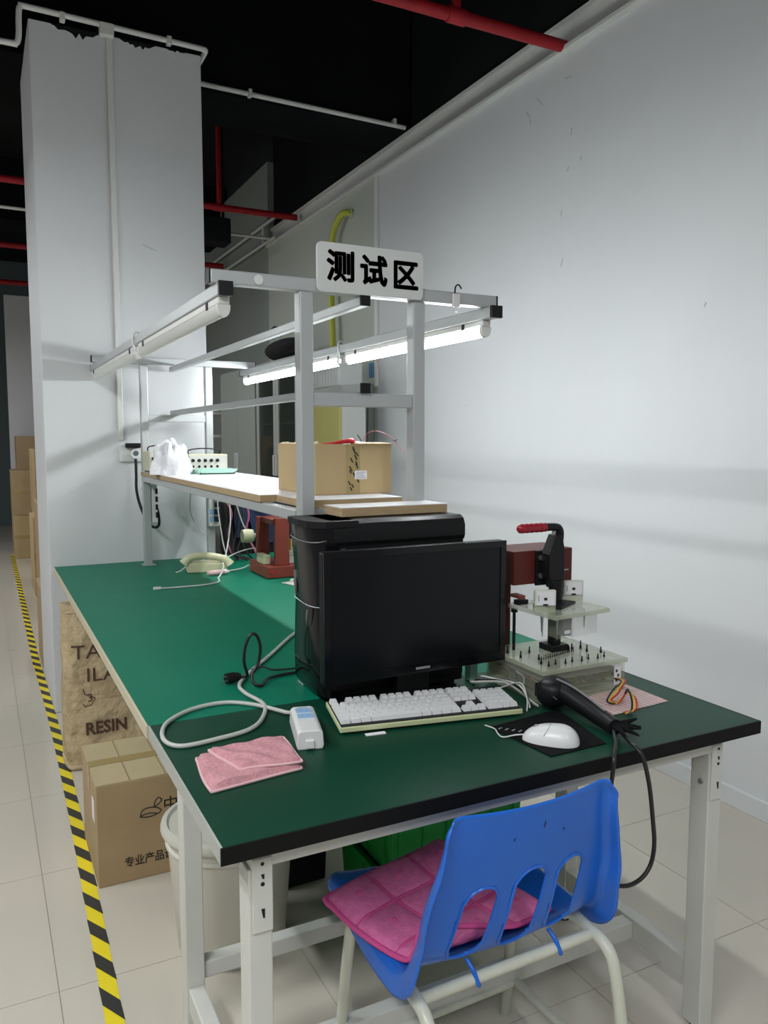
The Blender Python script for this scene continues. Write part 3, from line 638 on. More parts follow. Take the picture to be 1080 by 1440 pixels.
for x, y, h in ((1.215, 1.53, .017), (1.205, 1.60, .018), (1.235, 1.565, .014), (1.255, 1.63, .016), (1.40, 1.60, .022), (1.395, 1.57, .018), (1.42, 1.545, .016), (1.20, 1.65, .02), (1.36, 1.60, .014), (1.375, 1.605, .016)): pin(x, y, h, 0.0032)
B(1.305, 1.36, 1.60, 1.655, 0.835, 0.852).build('guide_block', 'black', tf, w=True, bevel=0.002)
B(1.322, 1.345, 1.615, 1.64, 0.852, 0.945).build('guide_post', 'black', tf, w=True)
MB().cyl((1.236, 1.672, 0.835), (1.236, 1.672, 0.945), 0.0042, n=10).build('guide_rod', 'black', tf, w=True, smooth=True)
MB().cyl((1.236, 1.672, 0.936), (1.236, 1.672, 0.945), 0.009, n=12).build('rod_collar', 'black', tf, w=True, smooth=True)
MB().obox((1.328, 1.606, 0.951), (0.188, 0.178, 0.012), (0, 0, math.radians(4))).build('press_plate', 'acrylic_edge', tf, w=True, bevel=0.0012)
for x, y, h in ((1.24, 1.56, .05), (1.247, 1.572, .042), (1.262, 1.53, .055), (1.375, 1.56, .04), (1.41, 1.60, .03)):
    MB().cyl((x, y, 0.945), (x, y, 0.945-h), 0.0028, n=8, r1=0.001).build('press_pin', 'steel', tf, w=True, smooth=True)
B(1.272, 1.318, 1.535, 1.575, 0.890, 0.945).build('module_box', 'acrylic', tf, w=True)
B(1.284, 1.312, 1.5345, 1.56, 0.896, 0.938).build('relay_module', 'module', tf, w=True)
B(1.290, 1.308, 1.5335, 1.5347, 0.901, 0.910).build('module_label', 'paper', tf, w=True)
B(1.318, 1.405, 1.545, 1.60, 0.888, 0.945).build('clear_shroud', 'acrylic_thin', tf, w=True)
for x, y, rz in ((1.245, 1.557, -0.42), (1.398, 1.632, -0.42)):
    R = Matrix.Rotation(rz, 3, 'Z')
    def mk(a0, a1, b0, b1, c0, c1):
        q = MB().box(a0, a1, b0, b1, c0, c1); q.v = [tuple(Vector((x, y, 0.957)) + R @ Vector(p)) for p in q.v]; return q
    m = mk(-0.027, 0.027, 0.0, 0.014, 0.0, 0.016).build('meter_base', 'acrylic_edge', tf, w=True)
    mc = mk(-0.027, 0.027, -0.004, 0.010, 0.016, 0.056).build('meter_case', 'offwhite', tf, w=True, bevel=0.002)
    mk(-0.023, 0.023, -0.0055, -0.004, 0.019, 0.052).build('dial', 'paper', mc, w=True)
    mk(-0.004, 0.004, -0.0062, -0.0055, 0.031, 0.038).build('dial_letter', 'ink', mc, w=True)
    mk(-0.006, 0.006, -0.0068, -0.0055, 0.018, 0.022).build('needle_hub', 'black', mc, w=True)
    mk(-0.018, -0.017, -0.0062, -0.0055, 0.028, 0.044).build('scale_mark', 'ink', mc, w=True)
    mk(-0.0265, -0.0225, 0.010, 0.018, 0.01, 0.02).build('terminal', 'brass', mc, w=True)
MB().obox((1.33, 1.60, 0.9605), (0.10, 0.045, 0.007), (0, 0, 0.5)).build('clamp_foot', 'black', tf, w=True, bevel=0.002)
# column, arm and toggle clamp
B(1.237, 1.264, 1.726, 1.79, 0.7505, 1.097).build('column', 'maroon', tf, w=True, bevel=0.002)
B(1.225, 1.418, 1.662, 1.79, 1.008, 1.0968).build('arm', 'maroon', tf, w=True, bevel=0.002)
B(1.292, 1.336, 1.654, 1.662, 1.004, 1.096).build('clamp_plate', 'black', tf, w=True, bevel=0.001)
for z in (1.03, 1.078): MB().lathe([(0.003, 0), (0.007, 0), (0.007, 0.004), (0.003, 0.004)], (1.304, 1.649, z), 12, 1).build('bolt', 'steel', tf, w=True)
for z in (1.03, 1.075): MB().cyl((1.418, 1.70, z), (1.424, 1.70, z), 0.006, n=10).build('side_bolt', 'black', tf, w=True)
B(1.405-0.018, 1.405, 1.6605, 1.662, 1.036, 1.04).build('type_plate', 'grey_label', tf, w=True)
MB().prism([(1.306, 1.03), (1.325, 0.998), (1.356, 0.998), (1.356, 1.10), (1.347, 1.14), (1.328, 1.14), (1.306, 1.09)], 1, 1.618, 1.653).build('clamp_frame', 'black', tf, w=True, bevel=0.002)
B(1.352, 1.359, 1.625, 1.65, 1.005, 1.09).build('slide_rail', 'steel', tf, w=True, bevel=0.001)
MB().cyl((1.338, 1.63, 1.0), (1.338, 1.63, 0.966), 0.017, n=16).cyl((1.338, 1.63, 1.02), (1.338, 1.63, 0.985), 0.019, n=16).build('plunger', 'black', tf, w=True, smooth=True)
MB().tube([(1.345, 1.636, 1.10), (1.352, 1.636, 1.125), (1.352, 1.636, 1.148), (1.342, 1.636, 1.158), (1.315, 1.636, 1.160), (1.29, 1.636, 1.160)], 0.0105, n=12).build('toggle_link', 'black', tf, w=True, smooth=True)
MB().tube([(1.330, 1.64, 1.12), (1.338, 1.64, 1.15)], 0.006, n=8).build('toggle_link', 'steel', tf, w=True, smooth=True)
hp = [(0.001, 0.0), (0.007, 0.001), (0.0118, 0.006)]
for k in range(5): hp += [(0.0122, 0.010+0.015*k), (0.0126, 0.016+0.015*k), (0.0108, 0.0215+0.015*k)]
hp += [(0.0118, 0.088), (0.008, 0.09), (0.001, 0.09)]
MB().lathe(hp, (1.216, 1.636, 1.160), 16, 0).build('handle_grip', 'handle_red', tf, w=True, smooth=True)
B(1.242, 1.262, 1.66, 1.70, 0.972, 0.980).build('limit_lever', 'red_brown', tf, w=True)
B(1.236, 1.268, 1.655, 1.675, 0.957, 0.969).build('limit_switch', 'black', tf, w=True)
# wires hanging from the fixture onto the sheet
for nm, m, off, lab in (('black', 'black_cable', 0.0, 'black'), ('yellow', 'yellow_cable', 0.007, 'yellow'), ('red', 'red_cable', 0.013, 'red')):
    one(MB().tube([(1.41+off*0.5, 1.482, 0.785), (1.40+off, 1.45, 0.790), (1.37+off, 1.42, 0.795), (1.335+off, 1.405, 0.79-off), (1.315+off, 1.405, 0.765), (1.335+off, 1.40, 0.757), (1.37+off, 1.41, 0.762+off), (1.375+off, 1.40, 0.785-off), (1.355+off, 1.365, 0.772), (1.335+off, 1.345, 0.757), (1.31, 1.33+off, 0.756)], 0.0022, n=6, k=8),
        'wire', m, f'{lab} wire curled over the pink label sheet by the fixture', 'wire', 'coloured wires at the fixture front', smooth=True)
sh = MB().add([(1.285, 1.353, 0.7512), (1.477, 1.367, 0.7512), (1.480, 1.512, 0.7512), (1.273, 1.471, 0.7512)], [(0,1,2,3)])
sh.add([(x, y, 0.7505) for x, y, z in sh.v], [(3,2,1,0)])
one(sh, 'label_sheet', 'sheet', 'white sheet with a pink grid of labels at the fixture front', 'paper')
# tangle of wires left of the fixture
for k, (m, c) in enumerate((('grey_cable', 'grey'), ('black_cable', 'black'), ('white_cable', 'white'))):
    o = k*0.012
    one(MB().tube([(1.13+o, 1.70-o, 0.757), (1.10+o, 1.66, 0.770+o*0.5), (1.15, 1.60+o, 0.780), (1.172, 1.56, 0.765+o*0.6), (1.165-o*0.4, 1.50, 0.757), (1.16-o, 1.47, 0.757)], 0.003 - 0.0004*k, n=6), 'loose_wire', m, f'{c} loose wire between the keyboard and the acrylic fixture', 'wire', 'loose wires left of the fixture', smooth=True)
one(MB().obox((1.145, 1.735, 0.775), (0.03, 0.02, 0.05), (0, 0, 0.3)), 'mint_box', 'mint', 'small mint green block behind the right end of the keyboard', 'box', bevel=0.002)

# ------------------------------------------------------------------ power block, cables, towel
pb = thing('power_strip', 'white power strip block with pale blue sockets on the front bench', 'power strip', (0.604, 1.556, 0.75), math.radians(-14.7))
MB().prism([(-0.026, 0.0), (0.026, 0.0), (0.0285, 0.008), (0.0265, 0.036), (0.020, 0.041), (-0.020, 0.041), (-0.0265, 0.036), (-0.0285, 0.008)], 1, -0.078, 0.076).build('body', 'white_plastic', pb, bevel=0.003)
for y in (0.010, 0.045):
    s = MB().prism(rect(-0.017, 0.017, y-0.0135, y+0.0135, 0.004), 2, 0.0408, 0.0425).build('socket', 'sock_blue', pb)
    for dx in (-0.007, 0.007): B(dx-0.0012, dx+0.0012, y-0.006, y+0.002, 0.0425, 0.0428).build('slot', 'grey_label', s)
B(-0.010, 0.010, 0.064, 0.067, 0.041, 0.0415).build('print_mark', 'grey_label', pb)
B(-0.010, 0.008, -0.084, -0.076, 0.004, 0.022).build('end_tab', 'white_plastic', pb, bevel=0.002)
MB().tube([(0, 0.074, 0.02), (-0.004, 0.088, 0.020), (-0.012, 0.104, 0.016), (-0.03, 0.135, 0.008)], 0.0048, n=8).build('strain_relief', 'grey_cable', pb, smooth=True)
one(MB().tube([(0.610, 1.694, 0.758), (0.56, 1.79, 0.7555), (0.50, 1.835, 0.7555), (0.42, 1.822, 0.7555), (0.355, 1.765, 0.7555), (0.328, 1.70, 0.7555), (0.326, 1.64, 0.7555), (0.352, 1.607, 0.7555), (0.42, 1.612, 0.7555), (0.50, 1.634, 0.7555), (0.55, 1.69, 0.7555),
               (0.582, 1.775, 0.7568), (0.565, 1.87, 0.760), (0.575, 1.95, 0.758), (0.635, 2.05, 0.7555), (0.74, 2.19, 0.7555), (0.87, 2.37, 0.7555), (0.98, 2.50, 0.7555)], 0.005, n=10, k=8), 'looped_cable', 'grey_cable', 'thick grey power cord looped over the joint between the green benches', 'cable', smooth=True)
bc = thing('plug_cord', 'black power cord standing in a loop with its plug lying on the bench', 'cable', (0.60, 1.96, 0.7505))
MB().tube([(0.59, 1.985, 0.766), (0.60, 1.965, 0.775), (0.588, 1.95, 0.815), (0.592, 1.95, 0.855), (0.606, 1.95, 0.884), (0.622, 1.95, 0.882), (0.632, 1.95, 0.850), (0.626, 1.95, 0.808), (0.608, 1.945, 0.782), (0.606, 1.925, 0.762), (0.625, 1.925, 0.7555), (0.655, 1.965, 0.757), (0.70, 1.985, 0.7555), (0.76, 1.99, 0.7555), (0.85, 1.985, 0.7555)], 0.0042, n=8, k=7).build('cord', 'black_cable', bc, w=True, smooth=True)
MB().tube([(0.59, 1.987, 0.766), (0.575, 1.99, 0.766), (0.55, 1.985, 0.766)], lambda t: 0.008+0.006*min(1, t*1.6), n=12).build('plug', 'black', bc, w=True, smooth=True)
for dz in (-0.006, 0.006): MB().cyl((0.55, 1.985, 0.766+dz), (0.535, 1.982, 0.766+dz), 0.002, n=6).build('prong', 'steel', bc, w=True)
one(MB().tube([(0.635, 2.06, 0.757), (0.67, 2.05, 0.765), (0.70, 2.03, 0.758), (0.78, 2.02, 0.757)], 0.0028, n=6), 'signal_cable', 'black_cable', 'short thin black cable lying left of the computer tower', 'cable', smooth=True)

tw = thing('folded_towel', 'folded pink towel lying on the left of the front bench', 'towel', (0.445, 1.455, 0.7502))
def quad(P, u, v): return [P[0][k]*(1-u)*(1-v) + P[1][k]*u*(1-v) + P[2][k]*u*v + P[3][k]*(1-u)*v for k in (0, 1)]
def slab(P, z0, z1, seed, amp=0.0025, nu=26, nv=20):
    rnd = random.Random(seed); ph = [rnd.uniform(0, 6) for _ in range(6)]
    mb = MB()
    def f(u, v, zt):
        x, y = quad(P, u, v); wob = 0.004*math.sin(5*u+ph[0])*math.sin(4*v+ph[1])
        e = min(u, 1-u, v, 1-v); k = min(1, e/0.07); k = math.sqrt(1-(1-k)**2)
        z = z0 + (zt-z0)*k + amp*k*(math.sin(9*u+ph[2])*math.sin(7*v+ph[3]) + 0.6*math.sin(17*u+11*v+ph[4]))
        return (x+wob*(1-e), y+wob*(1-e), z)
    mb.grid(lambda u, v: f(u, v, z1), nu, nv)
    n0 = len(mb.v); mb.add([(x, y, z0) for x, y, z in [f(0,0,z0), f(1,0,z0), f(1,1,z0), f(0,1,z0)]], [(3,2,1,0)])
    edge = [f(t/12, 0, z1) for t in range(13)] + [f(1, t/12, z1) for t in range(1, 13)] + [f(1-t/12, 1, z1) for t in range(1, 13)] + [f(0, 1-t/12, z1) for t in range(1, 13)]
    return mb, edge
P1 = [(0.350, 1.372), (0.532, 1.396), (0.540, 1.530), (0.358, 1.532)]
m1, e1 = slab(P1, 0.7505, 0.766, 3); m1.build('lower_fold', 'towel', tw, w=True, smooth=True)
MB().tube([(x, y, 0.7535) for x, y, z in e1], 0.0028, n=6, k=2).build('hem', 'towel_edge', tw, w=True, smooth=True)
P2 = [(0.412, 1.412), (0.536, 1.400), (0.541, 1.529), (0.388, 1.536)]
m2, e2 = slab(P2, 0.764, 0.775, 5); m2.build('upper_fold', 'towel', tw, w=True, smooth=True)
MB().tube([(x, y, 0.7665) for x, y, z in e2], 0.0026, n=6, k=2).build('hem', 'towel_edge', tw, w=True, smooth=True)

# ================================================================== CHAIR
ch = thing('plastic_chair', 'blue plastic chair with slotted back on cream tube legs', 'chair', (0.862, 1.30, 0), math.radians(1.0))
prof = spline([(0, 0.245, 0.418), (0, 0.232, 0.440), (0, 0.20, 0.449), (0, 0.12, 0.440), (0, 0.02, 0.430), (0, -0.06, 0.426), (0, -0.105, 0.435), (0, -0.130, 0.463), (0, -0.146, 0.51), (0, -0.163, 0.585), (0, -0.180, 0.66), (0, -0.193, 0.728), (0, -0.198, 0.746)], 10)
AL = [0.0]
for i in range(1, len(prof)): AL.append(AL[-1] + (prof[i]-prof[i-1]).length)
TOT = AL[-1]
def at_len(a):
    a = min(max(a, 0), TOT); i = 1
    while i < len(AL)-1 and AL[i] < a: i += 1
    t = (a-AL[i-1])/max(1e-9, AL[i]-AL[i-1]); p = prof[i-1].lerp(prof[i], t)
    lo = prof[max(0, i-3)]; hi = prof[min(len(prof)-1, i+2)]; tg = (hi-lo).normalized()
    return p, Vector((0, tg.z, -tg.y)) * -1   # normal on the convex side
def lerp_tab(tab, x):
    for (x0, y0), (x1, y1) in zip(tab, tab[1:]):
        if x <= x1:
            t = (x-x0)/(x1-x0); t = max(0, min(1, t)); t = t*t*(3-2*t); return y0 + (y1-y0)*t
    return tab[-1][1]
aj = next(AL[i] for i in range(len(prof)) if prof[i].y <= -0.115)
a_of = lambda z: next(AL[i] for i in range(len(prof)) if prof[i].y < -0.115 and prof[i].z >= z)
WT = [(0, 0.19), (aj*0.15, 0.205), (aj*0.8, 0.214), (aj, 0.214), (aj+0.10, 0.203), (TOT-0.03, 0.170), (TOT, 0.155)]
DT = [(0, 0.012), (aj*0.3, 0.03), (aj*0.75, 0.040), (aj, 0.046), (aj+0.08, 0.038), (aj+0.2, 0.028), (TOT-0.03, 0.020), (TOT, 0.008)]
a0_, a1_ = a_of(0.437), a_of(0.602)
slots = [(-0.104, a0_+0.004, a1_-0.016, 0.036, 0.16), (0.006, a0_-0.002, a1_, 0.036, 0.10), (0.108, a0_+0.004, a1_-0.006, 0.033, 0.04)]
def sdf(x, a):
    best = 9; bc = None
    for cx, s0, s1, hw, sl in slots:
        xx = x - cx - sl*(a-(s0+s1)/2)
        lo, hi = s0+hw, s1-hw; da = a - min(max(a, lo), hi)
        d = math.hypot(xx, da) - hw
        if d < best: best = d; bc = (xx, da, hw)
    return best, bc
NU, NV = 76, 110
S0 = 0.76
def shell_pt(s, a, snap=True):
    wv = lerp_tab(WT, a); d = lerp_tab(DT, a)
    if abs(s) <= S0:
        x = wv*s/S0
        if snap:
            q, bc = sdf(x, a)
            if bc and abs(q) < 0.0042:
                L = math.hypot(bc[0], bc[1])
                if L > 1e-6: x -= q*bc[0]/L; a -= q*bc[1]/L
        off = 0.016*(1-(s/S0)**2)
        sx = x
    else:
        t = (abs(s)-S0)/(1-S0); sg = 1 if s > 0 else -1
        sx = sg*(wv + 0.010*math.sin(min(1, 2.2*t)*PI/2) + 0.012*t); off = d*t**1.35 - 0.0
    p, nrm = at_len(a)
    return Vector((sx, p.y + nrm.y*off, p.z + nrm.z*off))
mb = MB(); idx = {}
for j in range(NV+1):
    a = TOT*j/NV
    for i in range(NU+1):
        s = -1 + 2*i/NU
        idx[i, j] = len(mb.v); mb.v.append(tuple(shell_pt(s, a)))
for j in range(NV):
    for i in range(NU):
        s = -1 + 2*(i+0.5)/NU; a = TOT*(j+0.5)/NV
        if abs(s) < S0 and sdf(lerp_tab(WT, a)*s/S0, a)[0] < 0: continue
        mb.f.append((idx[i, j], idx[i+1, j], idx[i+1, j+1], idx[i, j+1]))
shell = mb.build('shell', 'blue', ch, smooth=True)
for p_ in shell.data.polygons: p_.use_smooth = True
sd = shell.modifiers.new('thickness', 'SOLIDIFY'); sd.thickness = 0.0042; sd.offset = 0
for cx, s0, s1, hw, sl in slots:     # raised rims of the slots
    pts = []
    for k in range(41):
        t = 2*PI*k/40; da = (s1-s0)/2-hw
        a = (s0+s1)/2 + (da if math.sin(t) > 0 else -da)*(1 if abs(math.sin(t)) > 1e-6 else 0) + (hw+0.001)*math.sin(t)
        x = cx + sl*(a-(s0+s1)/2) + (hw+0.001)*math.cos(t)
        wv = lerp_tab(WT, a); pp, nrm = at_len(a); o_ = 0.016*(1-(x/wv)**2) + 0.0015
        pts.append((x, pp.y+nrm.y*o_, pp.z+nrm.z*o_))
    MB().tube(pts, 0.0030, n=6, k=2).build('slot_rim', 'blue', ch, smooth=True)
tr = 0.0125
for s in (-1, 1):
    x = 0.212*s
    MB().tube([(x*1.06, 0.175, 0.0), (x*1.04, 0.155, 0.16), (x, 0.135, 0.34), (x*0.99, 0.118, 0.388), (x*0.98, 0.07, 0.400), (x*0.98, -0.03, 0.398), (x*0.98, -0.12, 0.392), (x*0.99, -0.172, 0.380), (x, -0.196, 0.335), (x*1.03, -0.215, 0.2), (x*1.06, -0.235, 0.0)], tr, n=12, k=5).build('side_frame', 'tube_cream', ch, smooth=True)
for y, z, nm in ((-0.135, 0.388, 'rear_cross_tube'), (0.09, 0.398, 'front_cross_tube')):
    MB().tube([(-0.205, y, z), (0.205, y, z)], 0.011, n=12).build(nm, 'tube_cream', ch, smooth=True)
MB().tube([(-0.21, -0.20, 0.30), (0.0, -0.20, 0.30), (0.0, -0.2, 0.30)], 0.009, n=10, smooth=False)
MB().tube([(-0.22, 0.13, 0.11), (0.22, 0.13, 0.11)], 0.010, n=10).build('lower_cross_tube', 'tube_cream', ch, smooth=True)
for s in (-1, 1): MB().tube([(0.218*s, 0.16, 0.112), (0.222*s, -0.222, 0.112)], 0.010, n=10).build('lower_side_tube', 'tube_cream', ch, smooth=True)
for x in (-0.09, 0.105):
    MB().tube([(x, -0.118, 0.420), (x+0.004, -0.136, 0.405), (x+0.008, -0.146, 0.385), (x+0.014, -0.141, 0.376)], 0.0045, n=8).build('shell_clip', 'blue', ch, smooth=True)
for x, y_, s in ((0.02, 0.0, 0.012), (-0.045, 0.0, 0.006), (0.07, 0.0, 0.005)):
    z = 0.70 - abs(x)*0.4; a = a_of(z); pp, nrm = at_len(a); o_ = 0.016*(1-(x/0.18)**2)+0.0028
    MB().obox((x, pp.y+nrm.y*o_, pp.z+nrm.z*o_), (0.002, 0.0006, s), (0.2, 0.2, 0)).build('scratch', 'ink', ch)
# cushion
cu = thing('seat_cushion', 'pink quilted cushion lying askew on the blue chair', 'cushion', (0.793, 1.322, 0.43), math.radians(15))
CW, CD = 0.335, 0.315
def seat_z(x, y):       # height of the chair shell under a cushion point, cushion frame
    c_, s_ = math.cos(math.radians(15)), math.sin(math.radians(15))
    wy = 1.322 + s_*x + c_*y - 1.30
    yy = max(wy, -0.118)
    best = min((p for p in prof if p.z < 0.46), key=lambda p: abs(p.y-yy)).z
    return best - 0.43, max(0.0, -0.118-wy)
def cush_base(u, v):
    x = (u-0.5)*CW; y = (v-0.5)*CD
    z, over = seat_z(x, y)
    return (x + 0.26*over*0.85, y + 0.966*over*0.85, z + 0.004 + over*1.1)
def cush(u, v):
    b_ = cush_base(u, v)
    e = min(u, 1-u, v, 1-v); k = math.sqrt(max(0, 1-(1-min(1, e/0.05))**2))
    q = abs(math.sin(3*PI*u))**0.45 * abs(math.sin(3*PI*v))**0.45
    return (b_[0] + 0.004*math.sin(7*v), b_[1] + 0.004*math.sin(6*u), b_[2] + 0.002 + k*(0.010 + 0.013*q))
MB().grid(cush, 48, 42).build('quilted_top', 'pink', cu, smooth=True)
MB().grid(cush_base, 24, 24).build('underside', 'pink', cu, smooth=True)
for k in (1/3, 2/3):
    MB().tube([tuple(Vector(cush(k, t/12))+Vector((0, 0, 0.002))) for t in range(13)], 0.004, n=6, k=2).build('seam', 'pink_seam', cu, smooth=True)
    MB().tube([tuple(Vector(cush(t/12, k))+Vector((0, 0, 0.002))) for t in range(13)], 0.004, n=6, k=2).build('seam', 'pink_seam', cu, smooth=True)
ed = [cush(t/10, 0) for t in range(11)] + [cush(1, t/10) for t in range(1, 11)] + [cush(1-t/10, 1) for t in range(1, 11)] + [cush(0, 1-t/10) for t in range(1, 11)]
MB().tube([(x, y, z+0.003) for x, y, z in ed], 0.0055, n=8, k=2).build('piping', 'pink_seam', cu, smooth=True)
for a in (1/6, 3/6, 5/6):
    for b in (1/6, 3/6, 5/6):
        q = cush(a, b); MB().lathe([(0.0005, 0.004), (0.004, 0.003), (0.006, 0.0), (0.004, -0.002)], q, 8).build('tuft', 'pink_seam', cu, smooth=True)

# ================================================================== UNDER THE BENCH
def crate(x0, x1, y0, y1, z0, z1, label):
    t = thing('storage_crate', label, 'crate', ((x0+x1)/2, (y0+y1)/2, z0), group='green plastic crates under the bench')
    th = 0.005; tp_ = 0.012
    B(x0+tp_, x1-tp_, y0+tp_, y1-tp_, z0, z0+th).build('bottom', 'crate', t, w=True)
    for nm, p0, p1 in (('front_wall', (x0, y0), (x1, y0)), ('rear_wall', (x1, y1), (x0, y1)), ('side_wall', (x0, y1), (x0, y0)), ('side_wall', (x1, y0), (x1, y1))):
        cx, cy = (x0+x1)/2, (y0+y1)/2
        def inn(p, k): return (p[0] + (k if p[0] < cx else -k), p[1] + (k if p[1] < cy else -k))
        A, Bq = inn(p0, 0.003), inn(p1, 0.003); A2, B2 = inn(p0, tp_), inn(p1, tp_); A3, B3 = inn(p0, 0.003+th), inn(p1, 0.003+th); A4, B4 = inn(p0, tp_+th), inn(p1, tp_+th)
        MB().add([(*A2, z0), (*B2, z0), (*Bq, z1), (*A, z1), (*A4, z0), (*B4, z0), (*B3, z1), (*A3, z1)], [(0,1,2,3), (7,6,5,4), (3,2,6,7), (0,4,5,1), (0,3,7,4), (1,5,6,2)]).build(nm, 'crate', t, w=True)
    mb = MB()
    for a in ((x0-0.004, x1+0.004, y0-0.004, y0+0.012), (x0-0.004, x1+0.004, y1-0.012, y1+0.004), (x0-0.004, x0+0.012, y0+0.012, y1-0.012), (x1-0.012, x1+0.004, y0+0.012, y1-0.012)): mb.box(*a, z1-0.016, z1)
    mb.build('rim', 'crate', t, w=True)
    n = 5
    for k in range(n+1):
        x = x0+0.03 + (x1-x0-0.06)*k/n
        MB().add([(x-0.004, y0+0.012, z0+0.01), (x+0.004, y0+0.012, z0+0.01), (x+0.004, y0-0.002, z1-0.016), (x-0.004, y0-0.002, z1-0.016), (x-0.004, y0+0.02, z0+0.01), (x+0.004, y0+0.02, z0+0.01), (x+0.004, y0+0.008, z1-0.016), (x-0.004, y0+0.008, z1-0.016)],
                 [(0,1,2,3), (7,6,5,4), (3,2,6,7), (0,4,5,1), (0,3,7,4), (1,5,6,2)]).build('rib', 'crate', t, w=True)
    for k in range(3):
        y = y0+0.05 + (y1-y0-0.1)*k/2; B(x0-0.002, x0+0.008, y-0.004, y+0.004, z0+0.02, z1-0.016).build('rib', 'crate', t, w=True)
    return t
crate(0.955, 1.40, 1.84, 2.18, 0.0, 0.17, 'lower green plastic crate under the front bench')
crate(0.965, 1.41, 1.85, 2.19, 0.171, 0.345, 'upper green plastic crate stacked under the front bench')
bn = thing('waste_bin', 'round cream plastic bin under the bench beside the left legs', 'bin', (0.575, 2.06, 0))
MB().lathe([(0.002, 0.0), (0.140, 0.0), (0.146, 0.01), (0.172, 0.345), (0.167, 0.345), (0.140, 0.014), (0.002, 0.014)], (0,0,0), 44).build('body', 'bin', bn, smooth=True)
MB().lathe([(0.166, 0.338), (0.184, 0.338), (0.187, 0.346), (0.184, 0.358), (0.170, 0.362), (0.164, 0.354)], (0,0,0), 44).build('rim', 'bin', bn, smooth=True)
MB().lathe([(0.171, 0.30), (0.1745, 0.302), (0.175, 0.308), (0.1715, 0.312)], (0,0,0), 44).build('hoop', 'bin', bn, smooth=True)
tb = thing('storage_tub', 'black plastic tub in the shade under the bench between bin and crates', 'tub', (0.84, 2.35, 0))
MB().prism([(0.745, 0.0), (0.925, 0.0), (0.94, 0.33), (0.73, 0.33)], 1, 2.22, 2.6).build('body', 'black', tb, w=True, bevel=0.008)
B(0.722, 0.948, 2.21, 2.61, 0.32, 0.345).build('lid', 'black', tb, w=True, bevel=0.006)
# carton with lettering
ct = thing('carton', 'brown carton with Chinese lettering and leaf mark under the bench', 'carton', (0.46, 2.67, 0))
cx0, cx1, cy0, cy1, cz = 0.275, 0.64, 2.485, 2.85, 0.325
B(cx0, cx1, cy0, cy1, 0, cz).build('body', 'card', ct, w=True, bevel=0.003)
ym = (cy0+cy1)/2
for y0, y1 in ((cy0+0.001, ym-0.0015), (ym+0.0015, cy1-0.001)): B(cx0+0.001, cx1-0.001, y0, y1, cz, cz+0.004).build('flap', 'card_pale', ct, w=True)
for x in (cx0+0.10, cx0+0.21, cx0+0.27, cx0+0.30): B(x, x+0.003, cy0+0.002, cy1-0.002, cz+0.004, cz+0.0052).build('crease', 'card_crease', ct, w=True)
B(cx0-0.0006, cx1, ym-0.024, ym+0.024, cz+0.0045, cz+0.0056).build('packing_tape', 'packing_tape', ct, w=True)
B(cx0-0.0012, cx0-0.0002, ym-0.024, ym+0.024, cz-0.07, cz+0.005).build('packing_tape', 'packing_tape', ct, w=True)
B(cx0-0.0012, cx0-0.0002, cy0+0.05, cy0+0.10, 0.19, 0.26).build('white_sticker', 'paper', ct, w=True)
text_mb('专业产品设计', 0.036, lambda x, y, z: (0.353+x, cy0-0.0008, 0.062+y), 0, 0.0007, 'LEFT', 0.86).build('lettering', 'ink', ct, w=True)
lf = [(0.405, 0.205), (0.412, 0.222), (0.43, 0.228), (0.455, 0.224), (0.47, 0.212), (0.458, 0.203), (0.435, 0.198), (0.415, 0.200), (0.405, 0.205), (0.43, 0.21), (0.456, 0.205)]
MB().tube([(x, cy0-0.0002, z) for x, z in lf], 0.0018, n=6, k=5).build('leaf_mark', 'ink', ct, w=True)
MB().tube([(x, cy0-0.0002, z) for x, z in ((0.448, 0.228), (0.452, 0.245), (0.462, 0.255), (0.472, 0.246), (0.462, 0.234), (0.448, 0.228))], 0.0018, n=6, k=5).build('leaf_mark', 'ink', ct, w=True)
text_mb('中', 0.05, lambda x, y, z: (0.50+x, cy0-0.0008, 0.225+y), 0, 0.0005).build('lettering', 'ink', ct, w=True)
# kraft bag
kg = thing('kraft_bag', 'tall wrinkled kraft paper bag printed RESIN behind the carton', 'bag', (0.45, 3.6, 0))
gx0, gx1, gy0, gy1 = 0.278, 0.66, 3.45, 3.68
def bagring(z):
    k = z/0.69; sq = 1.0 - 0.35*max(0, (k-0.80))/0.2
    yc = (gy0+gy1)/2 + 0.01*math.sin(5*z); hy = (gy1-gy0)/2*sq; hx = (gx1-gx0)/2*(1.0 + 0.02*math.sin(9*z)); xc = (gx0+gx1)/2
    out = []
    for i in range(48):
        t = 2*PI*i/48; c, s = math.cos(t), math.sin(t); e = 0.36
        wr_ = 1 + 0.018*math.sin(11*t+17*z) + 0.014*math.sin(23*z+5*t) + 0.010*math.sin(31*z-9*t)
        out.append((xc + hx*wr_*(abs(c)**e)*(1 if c > 0 else -1), yc + hy*wr_*(abs(s)**e)*(1 if s > 0 else -1), z))
    return out
mb = MB(); zs = [0.0, 0.006] + [0.02+0.67*k/40 for k in range(41)]
for z in zs: mb.v += [((p[0]-0.469)*(0.95 if z == 0 else 1)+0.469, p[1], p[2]) for p in bagring(z)]
for j in range(len(zs)-1):
    for i in range(48): mb.f.append((j*48+i, j*48+(i+1) % 48, (j+1)*48+(i+1) % 48, (j+1)*48+i))
mb.f += [tuple(range(47, -1, -1)), tuple(range((len(zs)-1)*48, len(zs)*48))]
bag = mb.build('sack', 'kraft_paper', kg, w=True, smooth=True)
MB().tube([(p[0], p[1], 0.012) for p in bagring(0.01)[::4]] + [(bagring(0.01)[0][0], bagring(0.01)[0][1], 0.012)], 0.010, n=8, k=3).build('rolled_bottom', 'kraft_paper', kg, w=True, smooth=True)
